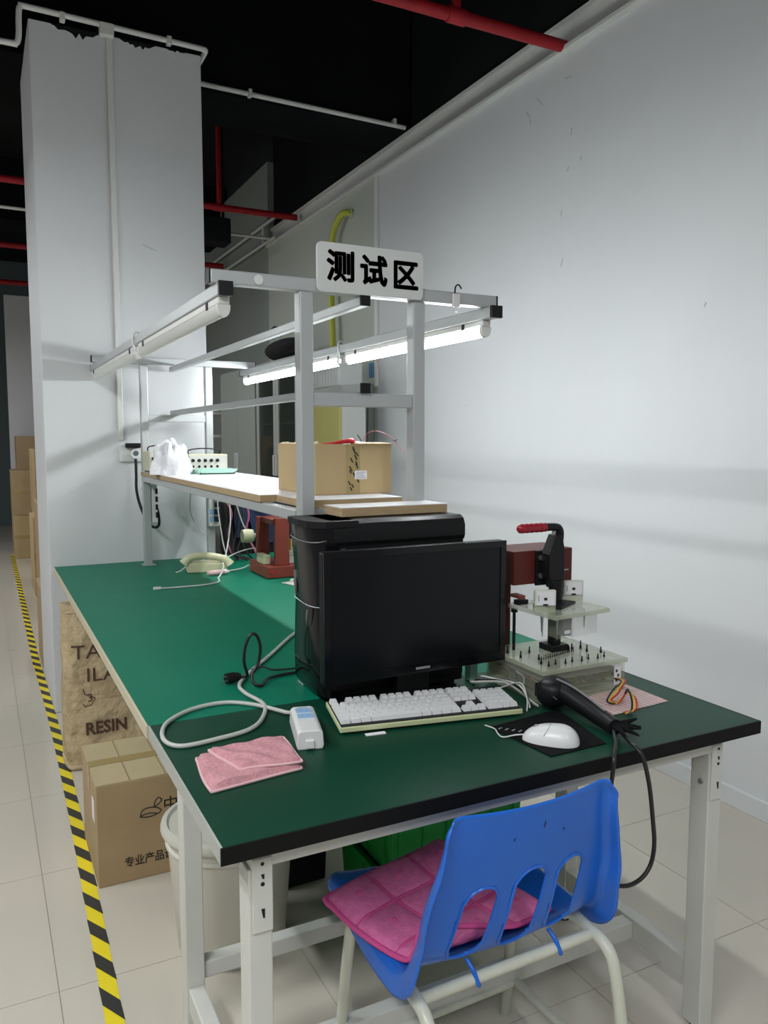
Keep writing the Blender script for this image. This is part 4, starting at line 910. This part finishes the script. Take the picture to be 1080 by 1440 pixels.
MB().tube([(gx0+0.01, 3.50, 0.665), (gx0+0.05, 3.485, 0.667), (gx0+0.20, 3.48, 0.665), (gx1-0.02, 3.485, 0.667)], 0.0035, n=6).build('top_stitch', 'card_pale', kg, w=True, smooth=True)
def bagtext(body, size, x, z, bold=0.0, sx=1.0):
    m = text_mb(body, size, lambda a, b, c: (x+a-0.45, 3.0-3.6, z+b), 0, bold, 'LEFT', sx)
    onto(m, bag, (0, 1, 0), 0.006).build('lettering', 'brown_ink', kg)
bagtext('TAI', 0.085, 0.305, 0.50, 0.0, 1.1)
bagtext('ILA', 0.085, 0.358, 0.40, 0.0, 1.1)
bagtext('RESIN', 0.072, 0.350, 0.170, 0.0022, 0.92)
bagtext('3', 0.05, 0.362, 0.302, 0.0)
dm = MB().tube([(x-0.45, -0.6, z) for x, z in ((0.348, 0.345), (0.352, 0.322), (0.395, 0.30), (0.378, 0.272), (0.352, 0.268), (0.346, 0.28))], 0.0022, n=5, smooth=False)
onto(dm, bag, (0, 1, 0), 0.006).build('recycling_mark', 'brown_ink', kg)

# ================================================================== ON THE RACK SHELF
cb = thing('open_carton', 'open brown carton with white label standing on the rack shelf', 'carton', (0.965, 2.2, 1.2285))
ox0, ox1, oy0, oy1, oz0, oz1 = 0.846, 1.088, 2.088, 2.40, 1.2285, 1.374
B(ox0, ox1, oy0, oy1, oz0, oz0+0.004).build('bottom', 'card', cb, w=True)
for nm, a in (('front_wall', (ox0, ox1, oy0, oy0+0.004)), ('rear_wall', (ox0, ox1, oy1-0.004, oy1)), ('side_wall', (ox0, ox0+0.004, oy0+0.004, oy1-0.004)), ('side_wall', (ox1-0.004, ox1, oy0+0.004, oy1-0.004))):
    B(*a, oz0+0.004, oz1).build(nm, 'card_light', cb, w=True)
mb = MB(); n = 16
pts = [(oy0+0.006+(oy1-oy0-0.012)*i/n) for i in range(n+1)]
mb.add([(ox0-0.004*random.random(), y, oz1-0.001) for y in pts] + [(ox0+0.012+0.008*random.random(), y, oz1+0.003+0.006*random.random()) for y in pts], [(i, i+1, n+2+i, n+1+i) for i in range(n)])
mb.build('torn_edge', 'card_pale', cb, w=True)
MB().obox((ox1-0.06, oy0+0.03, oz1+0.0015), (0.12, 0.07, 0.003), (0.05, 0, 0)).build('front_flap', 'card_light', cb, w=True)
B(0.944, 0.985, oy0-0.001, oy0-0.0002, oz0, oz1).build('packing_tape', 'packing_tape', cb, w=True)
rr = random.Random(4)
for k in range(15):
    MB().obox((0.949+0.031*rr.random(), oy0-0.0014, oz0+0.012+0.124*(k+0.5)/15), (0.004, 0.0008, 0.011+0.006*rr.random()), (0, -0.5, 0)).build('tape_print', 'ink', cb, w=True)
lb = MB().prism(rect(0.968, 1.007, 1.272, 1.297), 1, oy0-0.0024, oy0-0.0015).build('label', 'paper', cb, w=True)
for k in range(4): B(0.972+0.002*(k % 2), 1.003-0.004*(k % 3), oy0-0.0028, oy0-0.0023, 1.2755+k*0.0052, 1.2772+k*0.0052).build('print_line', 'grey_label', lb, w=True)
mb = MB().grid(lambda u, v: (0.94+0.09*u, 2.10+0.06*v, 1.372+0.010*math.sin(PI*u)*math.sin(PI*v)+0.003*math.sin(13*u+7*v)), 10, 8)
one(mb, 'plastic_wrap', 'bagplastic', 'crumpled white wrap lying in the top of the open carton', 'wrap', smooth=True)
one(MB().tube([(0.875, 2.115, 1.372), (0.91, 2.105, 1.376), (0.94, 2.098, 1.381), (0.965, 2.10, 1.383), (0.972, 2.11, 1.381)], lambda t: 0.003+0.006*t, n=8), 'red_strap', 'bright_red', 'flat red strap lying over the open carton edge', 'strap', smooth=True)
one(MB().tube([(1.02, 2.14, 1.372), (1.025, 2.13, 1.40), (1.04, 2.11, 1.412), (1.065, 2.09, 1.405), (1.09, 2.075, 1.385), (1.105, 2.07, 1.365), (1.118, 2.065, 1.352)], 0.0012, n=6), 'thin_wire', 'pink_cable', 'thin pink wire arching out of the open carton', 'wire', smooth=True)
one(MB().tube([(1.02, 2.14, 1.374), (1.005, 2.13, 1.39), (0.995, 2.125, 1.40)], 0.0016, n=6), 'wire_stub', 'black_cable', 'short black wire stub sticking out of the open carton', 'wire', smooth=True)
one(MB().obox((1.0945, 2.08, 1.383), (0.009, 0.004, 0.003), (0, 0.5, 0)).obox((1.1005, 2.08, 1.386), (0.008, 0.002, 0.002), (0, -0.5, 0)), 'wire_tie', 'black', 'tiny black tie on the pink wire beside the open carton', 'tie')
pbg = thing('plastic_bag', 'crumpled white plastic bag on the far end of the rack shelf', 'bag', (0.775, 3.66, 1.2285))
rnd = random.Random(9); ph = [rnd.uniform(0, 6.28) for _ in range(8)]
def bagf(u, v):
    a = 2*PI*u; b = PI*(v*0.5)
    r = 1 + 0.10*math.sin(5*a+ph[0]+3*v) + 0.08*math.sin(9*a+ph[1]-5*v) + 0.06*math.sin(14*v+ph[2]+2*a)
    return (0.085*r*math.cos(b)*math.cos(a), 0.095*r*math.cos(b)*math.sin(a), 0.135*r*math.sin(b)**0.8 if v > 0 else 0.0)
MB().grid(bagf, 40, 18).build('bag', 'bagplastic', pbg, smooth=True)
def instrument(loc, sz, label, knobs):
    t = thing('bench_instrument', label, 'instrument', loc)
    a, b, h = sz
    B(-a/2, a/2, -b/2, b/2, 0.006, h).build('case', 'instr', t, bevel=0.004)
    B(-a/2+0.006, a/2-0.006, -b/2-0.002, -b/2, 0.012, h-0.006).build('front_panel', 'offwhite', t)
    for k in range(knobs):
        MB().cyl((-a/2+0.02+(a*0.62)*k/max(1, knobs-1), -b/2-0.012, h*0.66), (-a/2+0.02+(a*0.62)*k/max(1, knobs-1), -b/2-0.002, h*0.66), 0.008, n=10).build('knob', 'black', t)
        MB().cyl((-a/2+0.02+(a*0.62)*k/max(1, knobs-1), -b/2-0.008, h*0.32), (-a/2+0.02+(a*0.62)*k/max(1, knobs-1), -b/2-0.002, h*0.32), 0.006, n=10).build('jack', 'black', t)
    for x in (-a/2+0.012, a/2-0.012): B(x-0.006, x+0.006, -b/2+0.01, b/2-0.01, 0, 0.006).build('foot', 'black', t)
    MB().tube([(-a*0.4, 0, h), (-a*0.38, 0, h+0.02), (0, 0, h+0.028), (a*0.38, 0, h+0.02), (a*0.4, 0, h)], 0.003, n=6).build('carry_handle', 'black', t, smooth=True)
instrument((0.985, 3.88, 1.2285), (0.19, 0.16, 0.085), 'beige bench instrument with black knobs right of the plastic bag', 5)
instrument((0.775, 3.93, 1.2285), (0.12, 0.16, 0.10), 'olive bench instrument half hidden behind the plastic bag', 2)
tray = thing('parts_tray', 'mint green plastic tray on the rack shelf', 'tray', (0.965, 3.62, 1.2285))
MB().prism([(-0.085, 0.0), (0.075, 0.0), (0.09, 0.022), (0.085, 0.024), (0.072, 0.005), (-0.08, 0.005), (-0.085, 0.024), (-0.09, 0.022)], 1, -0.07, 0.07).build('tray', 'mint', tray)
for y in (-0.07, 0.066): B(-0.085, 0.08, y, y+0.004, 0, 0.022).build('end_wall', 'mint', tray)

# ================================================================== PILLAR SOCKET
ws = thing('wall_socket', 'white wall socket on the pillar with plug and black adapter', 'socket', (0.70, 4.24, 1.26))
B(0.640, 0.762, 4.236, 4.25, 1.270, 1.362).build('plate', 'white_plastic', ws, w=True, bevel=0.004)
MB().cyl((0.717, 4.236, 1.312), (0.717, 4.205, 1.312), 0.026, n=20).build('round_plug', 'white_plastic', ws, w=True, smooth=True)
MB().cyl((0.717, 4.2055, 1.314), (0.717, 4.2035, 1.314), 0.014, n=16).build('plug_face', 'tealwall', ws, w=True)
B(0.668, 0.745, 4.20, 4.236, 1.342, 1.366).build('adapter', 'black', ws, w=True, bevel=0.005)
MB().tube([(0.717, 4.215, 1.288), (0.717, 4.215, 1.20), (0.716, 4.215, 1.13), (0.728, 4.215, 1.06), (0.752, 4.21, 0.99), (0.775, 4.20, 0.945), (0.80, 4.19, 0.93), (0.818, 4.18, 0.945), (0.815, 4.17, 1.0), (0.80, 4.14, 1.04)], 0.0075, n=10).build('cord', 'black_cable', ws, w=True, smooth=True)
MB().tube([(0.76, 4.22, 1.30), (0.772, 4.21, 1.22), (0.752, 4.21, 1.16), (0.735, 4.21, 1.12)], 0.0025, n=6).build('thin_cord', 'grey_cable', ws, w=True, smooth=True)
def strip(x0, x1, y0, y1, z0, z1, label, nblue, face):
    t = thing('power_strip', label, 'power strip', ((x0+x1)/2, (y0+y1)/2, z0))
    B(x0, x1, y0, y1, z0, z1).build('body', 'white_plastic', t, w=True, bevel=0.004)
    n = 4
    for k in range(n):
        z = z0+0.02+(z1-z0-0.04)*(k+0.5)/n; h = (z1-z0-0.04)/n*0.38
        s = B(x0+0.006, x1-0.006, y0-0.0015, y0, z-h, z+h).build('socket', 'sock_blue' if k < nblue else 'white_plastic', t, w=True)
        if k >= nblue or face: B((x0+x1)/2+0.003, x1-0.002, y0-0.022, y0-0.0015, z-h*0.9, z+h*0.9).build('plug', 'black', s, w=True, bevel=0.002)
strip(1.045, 1.100, 4.048, 4.078, 0.935, 1.125, 'white power strip with pale blue sockets on the far right rack post', 2, True)
strip(0.766, 0.796, 4.085, 4.118, 0.965, 1.165, 'narrow white power strip on the far left rack post', 0, False)
# ================================================================== ON THE REAR BENCH
ph_ = thing('telephone', 'cream desk telephone with its handset on the rear bench', 'telephone', (0.965, 3.80, 0.75), math.radians(-12))
MB().prism([(-0.09, 0.0), (0.09, 0.0), (0.10, 0.02), (0.085, 0.045), (-0.075, 0.05), (-0.10, 0.03)], 1, -0.075, 0.085).build('base', 'phone', ph_, bevel=0.006)
MB().tube([(-0.105, -0.06, 0.045), (-0.08, -0.062, 0.072), (-0.03, -0.062, 0.080), (0.03, -0.062, 0.076), (0.085, -0.062, 0.060), (0.105, -0.06, 0.035)], lambda t: 0.017+0.010*(abs(t-0.5)*2)**3, n=12).build('handset', 'phone', ph_, smooth=True)
B(-0.05, 0.05, -0.005, 0.07, 0.049, 0.052).build('keypad', 'offwhite', ph_)
for i in range(3):
    for j in range(4): B(-0.036+i*0.026, -0.018+i*0.026, 0.0+j*0.017, 0.012+j*0.017, 0.052, 0.056).build('key', 'grey_label', ph_)
MB().tube([(-0.10, -0.06, 0.03), (-0.125, -0.065, 0.012), (-0.145, -0.06, 0.006)], 0.003, n=6).build('line_cord', 'white_cable', ph_, smooth=True)
hs2 = thing('marker_pen', 'small pale pink marker lying in front of the telephone', 'marker', (0.98, 3.64, 0.75), math.radians(5))
MB().lathe([(0.001, -0.055), (0.010, -0.053), (0.012, -0.03), (0.012, 0.03), (0.008, 0.045), (0.003, 0.055)], (0, 0, 0.013), 12, 0).build('barrel', 'towel_edge', hs2, smooth=True)
MB().lathe([(0.012, 0.03), (0.0128, 0.032), (0.009, 0.047), (0.001, 0.058)], (0, 0, 0.013), 12, 0).build('cap', 'white_plastic', hs2, smooth=True)
lc = thing('network_cable', 'white cable with a loose plug lying on the rear bench', 'cable', (0.8, 3.5, 0.7505))
MB().tube([(0.665, 3.40, 0.754), (0.75, 3.40, 0.753), (0.86, 3.405, 0.753), (0.93, 3.45, 0.753), (0.955, 3.55, 0.753), (0.975, 3.59, 0.755), (1.0, 3.62, 0.79), (1.03, 3.74, 0.80), (1.10, 3.92, 0.82), (1.145, 4.0, 0.95), (1.15, 4.02, 1.06), (1.17, 4.03, 1.17)], 0.0035, n=8, k=7).build('cord', 'white_cable', lc, w=True, smooth=True)
B(0.635, 0.668, 3.393, 3.407, 0.7505, 0.762).build('plug', 'white_plastic', lc, w=True, bevel=0.002)
for k, (pts, m, lab) in enumerate([
    ([(1.07, 3.96, 1.2), (1.08, 4.0, 1.05), (1.09, 3.98, 0.92), (1.10, 3.97, 0.84), (1.12, 3.95, 0.757)], 'white_cable', 'thin white cable hanging from the shelf to the rear bench'),
    ([(1.13, 3.98, 1.19), (1.17, 3.97, 1.05), (1.20, 3.92, 0.93), (1.24, 3.86, 0.90)], 'grey_cable', 'grey cable running from the shelf to the red clamp fixture'),
    ([(0.985, 4.15, 1.19), (0.99, 4.20, 1.10), (0.995, 4.225, 1.0), (1.03, 4.22, 0.92), (1.08, 4.15, 0.86)], 'grey_cable', 'pale double cord drooping beside the far right rack post'),
    ([(1.02, 3.74, 0.80), (1.10, 3.72, 0.84), (1.17, 3.68, 0.86), (1.22, 3.66, 0.84)], 'white_cable', 'white lead between the telephone and the red clamp fixture'),
    ([(1.05, 3.70, 0.757), (1.12, 3.72, 0.76), (1.18, 3.78, 0.765), (1.24, 3.80, 0.757)], 'white_cable', 'white cord on the bench in front of the red clamp fixture')]):
    one(MB().tube(pts, 0.0032, n=6), 'loose_cable', m, lab, 'cable', 'loose cables at the far end of the rear bench', smooth=True)
for k in range(7):
    rr = random.Random(20+k); x = 1.13+0.02*k; y = 4.05+0.02*(k % 3)
    one(MB().tube([(x-0.03, y, 1.13-0.03*(k % 3)), (x, y-0.03, 1.0), (x+0.02*math.sin(k*2), y-0.02, 0.90), (x+0.03*math.cos(k), y-0.04, 0.80), (x+0.04, y-0.06, 0.756)], 0.005, n=6), 'tangled_cable', ['black_cable', 'black_cable', 'pink_cable', 'black_cable'][k % 4],
        ['black cable in the tangle beside the far right rack post', 'dark pink cable in the tangle beside the far right rack post'][1 if k % 4 == 2 else 0], 'cable', 'tangled cables at the far right rack post' + (', pink' if k % 4 == 2 else ''), smooth=True)
rf = thing('clamp_fixture', 'red painted clamp fixture with red lever on the rear bench', 'fixture', (1.235, 3.56, 0.75))
B(1.150, 1.335, 3.425, 3.70, 0.752, 0.805).build('base', 'red_brown', rf, w=True, bevel=0.003)
B(1.165, 1.225, 3.615, 3.64, 0.805, 1.02).build('upright', 'red_brown', rf, w=True, bevel=0.003)
B(1.195, 1.265, 3.445, 3.47, 0.805, 1.025).build('upright', 'red_brown', rf, w=True, bevel=0.003)
B(1.185, 1.275, 3.47, 3.64, 0.995, 1.02).build('bridge', 'red_brown', rf, w=True, bevel=0.003)
MB().tube([(1.27, 3.5, 0.99), (1.285, 3.5, 1.02), (1.27, 3.52, 1.055), (1.24, 3.55, 1.062)], 0.008, n=8).build('toggle_link', 'black', rf, w=True, smooth=True)
MB().tube([(1.25, 3.54, 1.062), (1.19, 3.60, 1.055)], 0.012, n=10).build('lever_grip', 'bright_red', rf, w=True, smooth=True)
MB().lathe([(0.001, -0.012), (0.026, -0.010), (0.032, 0.0), (0.026, 0.010), (0.001, 0.012)], (1.31, 3.52, 0.985), 18, 0).build('hand_knob', 'bright_red', rf, w=True, smooth=True)
B(1.275, 1.298, 3.505, 3.535, 0.90, 1.03).build('clamp_block', 'black', rf, w=True, bevel=0.003)
MB().tube([(1.29, 3.50, 0.92), (1.29, 3.50, 0.87)], 0.007, n=8).build('plunger', 'brass', rf, w=True, smooth=True)
B(1.268, 1.38, 3.46, 3.60, 0.855, 0.868).build('press_plate', 'acrylic_edge', rf, w=True)
B(1.27, 1.36, 3.48, 3.60, 0.806, 0.84).build('test_nest', 'offwhite', rf, w=True, bevel=0.003)
B(1.155, 1.19, 3.50, 3.60, 0.806, 0.85).build('wire_block', 'phone', rf, w=True, bevel=0.004)
MB().lathe([(0.001, -0.03), (0.030, -0.026), (0.034, 0.0), (0.030, 0.026), (0.001, 0.03)], (1.13, 3.66, 0.925), 16, 0).build('motor_can', 'phone', rf, w=True, smooth=True)
MB().cyl((1.16, 3.66, 0.925), (1.175, 3.655, 0.925), 0.01, n=10).build('motor_shaft', 'steel', rf, w=True)
MB().cyl((1.17, 3.421, 0.782), (1.17, 3.426, 0.782), 0.008, n=10).build('power_button', 'bright_red', rf, w=True)
pcbs = thing('parts_board', 'small circuit board with loose parts beside the computer tower', 'circuit board', (1.245, 3.27, 0.7505), 0.3)
B(-0.06, 0.06, -0.05, 0.05, 0, 0.003).build('board', 'offwhite', pcbs)
rr = random.Random(2)
for k in range(14): 
    x, y = rr.uniform(-0.05, 0.04), rr.uniform(-0.04, 0.03); B(x, x+rr.uniform(.008, .02), y, y+rr.uniform(.008, .02), 0.003, rr.uniform(.008, .022)).build('component', rr.choice(['black', 'brass', 'steel', 'red_brown', 'white_plastic']), pcbs)

# ================================================================== BEHIND THE BENCH
oc = thing('office_chair', 'black office chair behind the far end of the rear bench', 'chair', (1.55, 4.9, 0))
MB().prism(rect(-0.21, 0.21, 0.62, 1.13, 0.08), 1, -0.03, 0.03).build('backrest', 'dark_cloth', oc, bevel=0.012)
MB().prism(rect(-0.23, 0.23, 0.0, 0.44, 0.08), 2, 0.44, 0.52).build('seat', 'dark_cloth', oc, bevel=0.015)
B(-0.03, 0.03, 0.02, 0.05, 0.46, 0.75).build('back_bracket', 'black', oc)
MB().cyl((0, 0.2, 0.10), (0, 0.2, 0.44), 0.025).build('gas_column', 'black', oc, smooth=True)
for k in range(5):
    t = 2*PI*k/5; l = MB().obox((0.14*math.cos(t), 0.2+0.14*math.sin(t), 0.085), (0.28, 0.04, 0.03), (0, 0, t)).build('base_arm', 'black', oc)
    MB().lathe([(0.001, -0.012), (0.028, -0.012), (0.028, 0.012), (0.001, 0.012)], (0.27*math.cos(t), 0.2+0.27*math.sin(t), 0.029), 12, 1).build('castor', 'black', l, smooth=True)
jk = thing('hung_jacket', 'dark blue jacket hanging over the black office chair back', 'jacket', (1.55, 4.85, 0.72))
MB().grid(lambda u, v: (-0.06+0.30*u+0.02*math.sin(9*v), -0.03-0.016*math.sin(14*u+4*v)-0.02*(1-v) if v < 0.85 else -0.03+0.5*(v-0.85), 0.02+0.42*min(v, 0.95)+0.01*math.sin(11*u)), 24, 20).build('body', 'denim', jk, smooth=True)
MB().tube([(-0.04, -0.035, 0.42), (-0.09, -0.05, 0.33), (-0.11, -0.06, 0.18), (-0.10, -0.06, 0.06)], lambda t: 0.05-0.01*t, n=12).build('sleeve', 'denim', jk, smooth=True)
M['cab_pale'] = mat('pale_grey_cabinet', (0.50, 0.51, 0.50), 0.5)
def cabinet(y0, y1, zt, m, label, glass=False, x0=2.08, x1=2.48, cm=None):
    t = thing('steel_cabinet', label, 'cabinet', ((x0+x1)/2, (y0+y1)/2, 0))
    mb = MB()
    for a in ((x0+0.02, x1, y0, y0+0.02, 0, zt), (x0+0.02, x1, y1-0.02, y1, 0, zt), (x1-0.02, x1, y0+0.02, y1-0.02, 0, zt), (x0+0.02, x1-0.02, y0+0.02, y1-0.02, zt-0.02, zt), (x0+0.02, x1-0.02, y0+0.02, y1-0.02, 0, 0.08)): mb.box(*a)
    mb.build('carcass', cm or m, t, w=True)
    ymid = (y0+y1)/2
    for k, (a, b) in enumerate(((y0+0.004, ymid-0.002), (ymid+0.002, y1-0.004))):
        if glass:
            mb = MB(); f = 0.06
            for q in ((a, b, 0.09, 0.16), (a, b, zt-0.10, zt-0.01), (a, a+f, 0.16, zt-0.10), (b-f, b, 0.16, zt-0.10)): mb.box(x0, x0+0.02, *q)
            d = mb.build('door', m, t, w=True)
            B(x0+0.008, x0+0.012, a+f, b-f, 0.16, zt-0.10).build('pane', 'cab_glass', d, w=True)
        else:
            d = B(x0, x0+0.02, a, b, 0.09, zt-0.01).build('door', m, t, w=True, bevel=0.003)
        yh = b-0.03 if k == 0 else a+0.03
        B(x0-0.018, x0, yh-0.010, yh+0.010, 1.10, 1.26).build('handle', 'white_plastic', d, w=True, bevel=0.004)
        MB().cyl((x0-0.012, yh, 1.05), (x0, yh, 1.05), 0.014, n=10).build('lock', 'black', d, w=True)
    if glass:
        for z in (0.6, 1.05, 1.5): B(x0+0.03, x1-0.02, y0+0.02, y1-0.02, z, z+0.015).build('shelf', 'cab_light', t, w=True)
        B(x1-0.025, x1-0.02, y0+0.02, y1-0.02, 0.08, zt-0.02).build('back_lining', 'cab_in', t, w=True)
    return t
cabinet(6.47, 7.52, 2.0, 'cab_grey', 'plain grey-green steel cabinet by the right wall')
cabinet(5.46, 6.43, 2.0, 'cab_light', 'light grey steel cabinet with dark glass doors by the right wall', True)
cabinet(4.72, 5.24, 1.73, 'yellow_cab', 'shallow cabinet with yellow doors behind the open carton', False, 2.08, 2.27, 'cab_pale')
fb = thing('storage_tote', 'grey ribbed storage tote on top of the yellow cabinet', 'tote', (2.17, 4.97, 1.7305))
B(2.09, 2.26, 4.74, 5.20, 1.7305, 1.93).build('body', 'cab_pale', fb, w=True, bevel=0.01)
for k in range(9): B(2.086, 2.09, 4.77+k*0.048, 4.79+k*0.048, 1.75, 1.90).build('rib', 'cab_pale', fb, w=True)
B(2.08, 2.27, 4.73, 5.21, 1.93, 1.95).build('lid', 'cab_light', fb, w=True, bevel=0.006)
one(sup((2.25, 6.27, 0.66), 0.10, 0.09, 0.045, 0.3), 'yellow_pouch', 'yellow', 'yellow pouch on a shelf inside the glass door cabinet', 'pouch', smooth=True)
bb = thing('travel_bag', 'dark lumpy bag lying on top of the glass door cabinet', 'bag', (2.24, 6.12, 2.012))
MB().grid(lambda u, v: (0.16*math.sin(PI*v)*math.cos(2*PI*u), -0.28*math.cos(PI*v)*(1+0.05*math.sin(6*u*PI)), 0.10*(1-0.35*v)*(1+math.sin(PI*v)**0.6*math.sin(2*PI*u))), 24, 22).build('body', 'dark_cloth', bb, smooth=True)
MB().tube([(-0.08, -0.1, 0.18), (-0.10, -0.06, 0.25), (-0.10, 0.06, 0.25), (-0.08, 0.1, 0.18)], 0.008).build('strap', 'dark_cloth', bb, smooth=True)
gt = thing('wall_trunking', 'grey vertical trunking on the right wall beside the yellow cabinet', 'trunking', (2.47, 5.09, 0.9))
B(2.455, 2.497, 5.06, 5.14, 0.9, 1.77).build('cover', 'cab_grey', gt, w=True, bevel=0.003)
B(2.45, 2.455, 5.063, 5.072, 0.9, 1.77).build('joint_strip', 'tealwall', gt, w=True)
one(B(2.488, 2.498, 5.03, 5.12, 1.82, 1.92), 'blue_tag', 'blue_tag', 'small blue tag on the right wall under the lit lamp', 'tag', bevel=0.002)
# far shelving between the pillar and the cabinets
sr = thing('storage_rack', 'white storage rack far behind the pillar', 'rack', (2.2, 7.95, 0))
for x in (1.98, 2.40):
    for y in (7.62, 8.28): B(x, x+0.035, y, y+0.035, 0, 1.9).build('post', 'trimwhite', sr, w=True)
for z in (0.55, 0.90, 1.15, 1.40, 1.62): B(1.98, 2.435, 7.62, 8.315, z, z+0.025).build('shelf', 'trimwhite', sr, w=True)
for k in range(3): one(B(2.0, 2.3, 7.68+0.2*k, 7.84+0.2*k, 0.925, 1.06), 'file_box', ['tealwall', 'black', 'tealwall'][k], ['dark teal file box on the far storage rack, nearest one', 'black file box on the far storage rack', 'dark teal file box on the far storage rack, farthest one'][k], 'box', 'file boxes on the far storage rack', bevel=0.004)

# ================================================================== CARTONS ALONG THE AISLE
def abox(x0, x1, y0, y1, z0, z1, label, m='card', rz=0.0, sheet=False):
    t = thing('aisle_carton', label, 'carton', ((x0+x1)/2, (y0+y1)/2, z0), rz, 'cartons along the aisle behind the pillar')
    hx, hy, h = (x1-x0)/2, (y1-y0)/2, z1-z0
    B(-hx, hx, -hy, hy, 0, h).build('body', m, t, bevel=0.006)
    B(-hx+0.002, hx-0.002, -hy-0.0015, -hy, h*0.46, h*0.54).build('packing_tape', 'packing_tape', t)
    B(-hx-0.0015, -hx, -hy+0.004, hy-0.004, h-0.012, h-0.002).build('flap_edge', 'card_pale', t)
    return t
abox(0.33, 0.62, 10.05, 10.75, 0.0, 0.50, 'lower brown carton at the far end of the aisle', 'card_light')
abox(0.325, 0.60, 10.05, 10.70, 0.502, 1.02, 'brown carton stacked on the lower one at the far end of the aisle', 'card')
abox(0.42, 1.25, 10.90, 11.40, 0.0, 1.42, 'tall dark brown carton against the far white wall', 'card')
abox(0.50, 0.95, 8.70, 9.60, 0.0, 0.62, 'pale carton behind the pillar, on the floor below a darker one', 'card_light')
abox(0.49, 0.95, 8.70, 9.55, 0.622, 1.28, 'darker carton on top of the pale carton behind the pillar', 'card')
abox(0.395, 0.80, 7.55, 8.1, 0.0, 0.70, 'upright carton halfway along the aisle behind the pillar', 'card_light')
abox(0.40, 0.80, 6.55, 7.35, 0.0, 0.88, 'wide carton beside the pillar', 'card')
abox(0.295, 0.72, 5.08, 5.5, 0.0, 0.50, 'narrow carton directly behind the pillar corner', 'card')
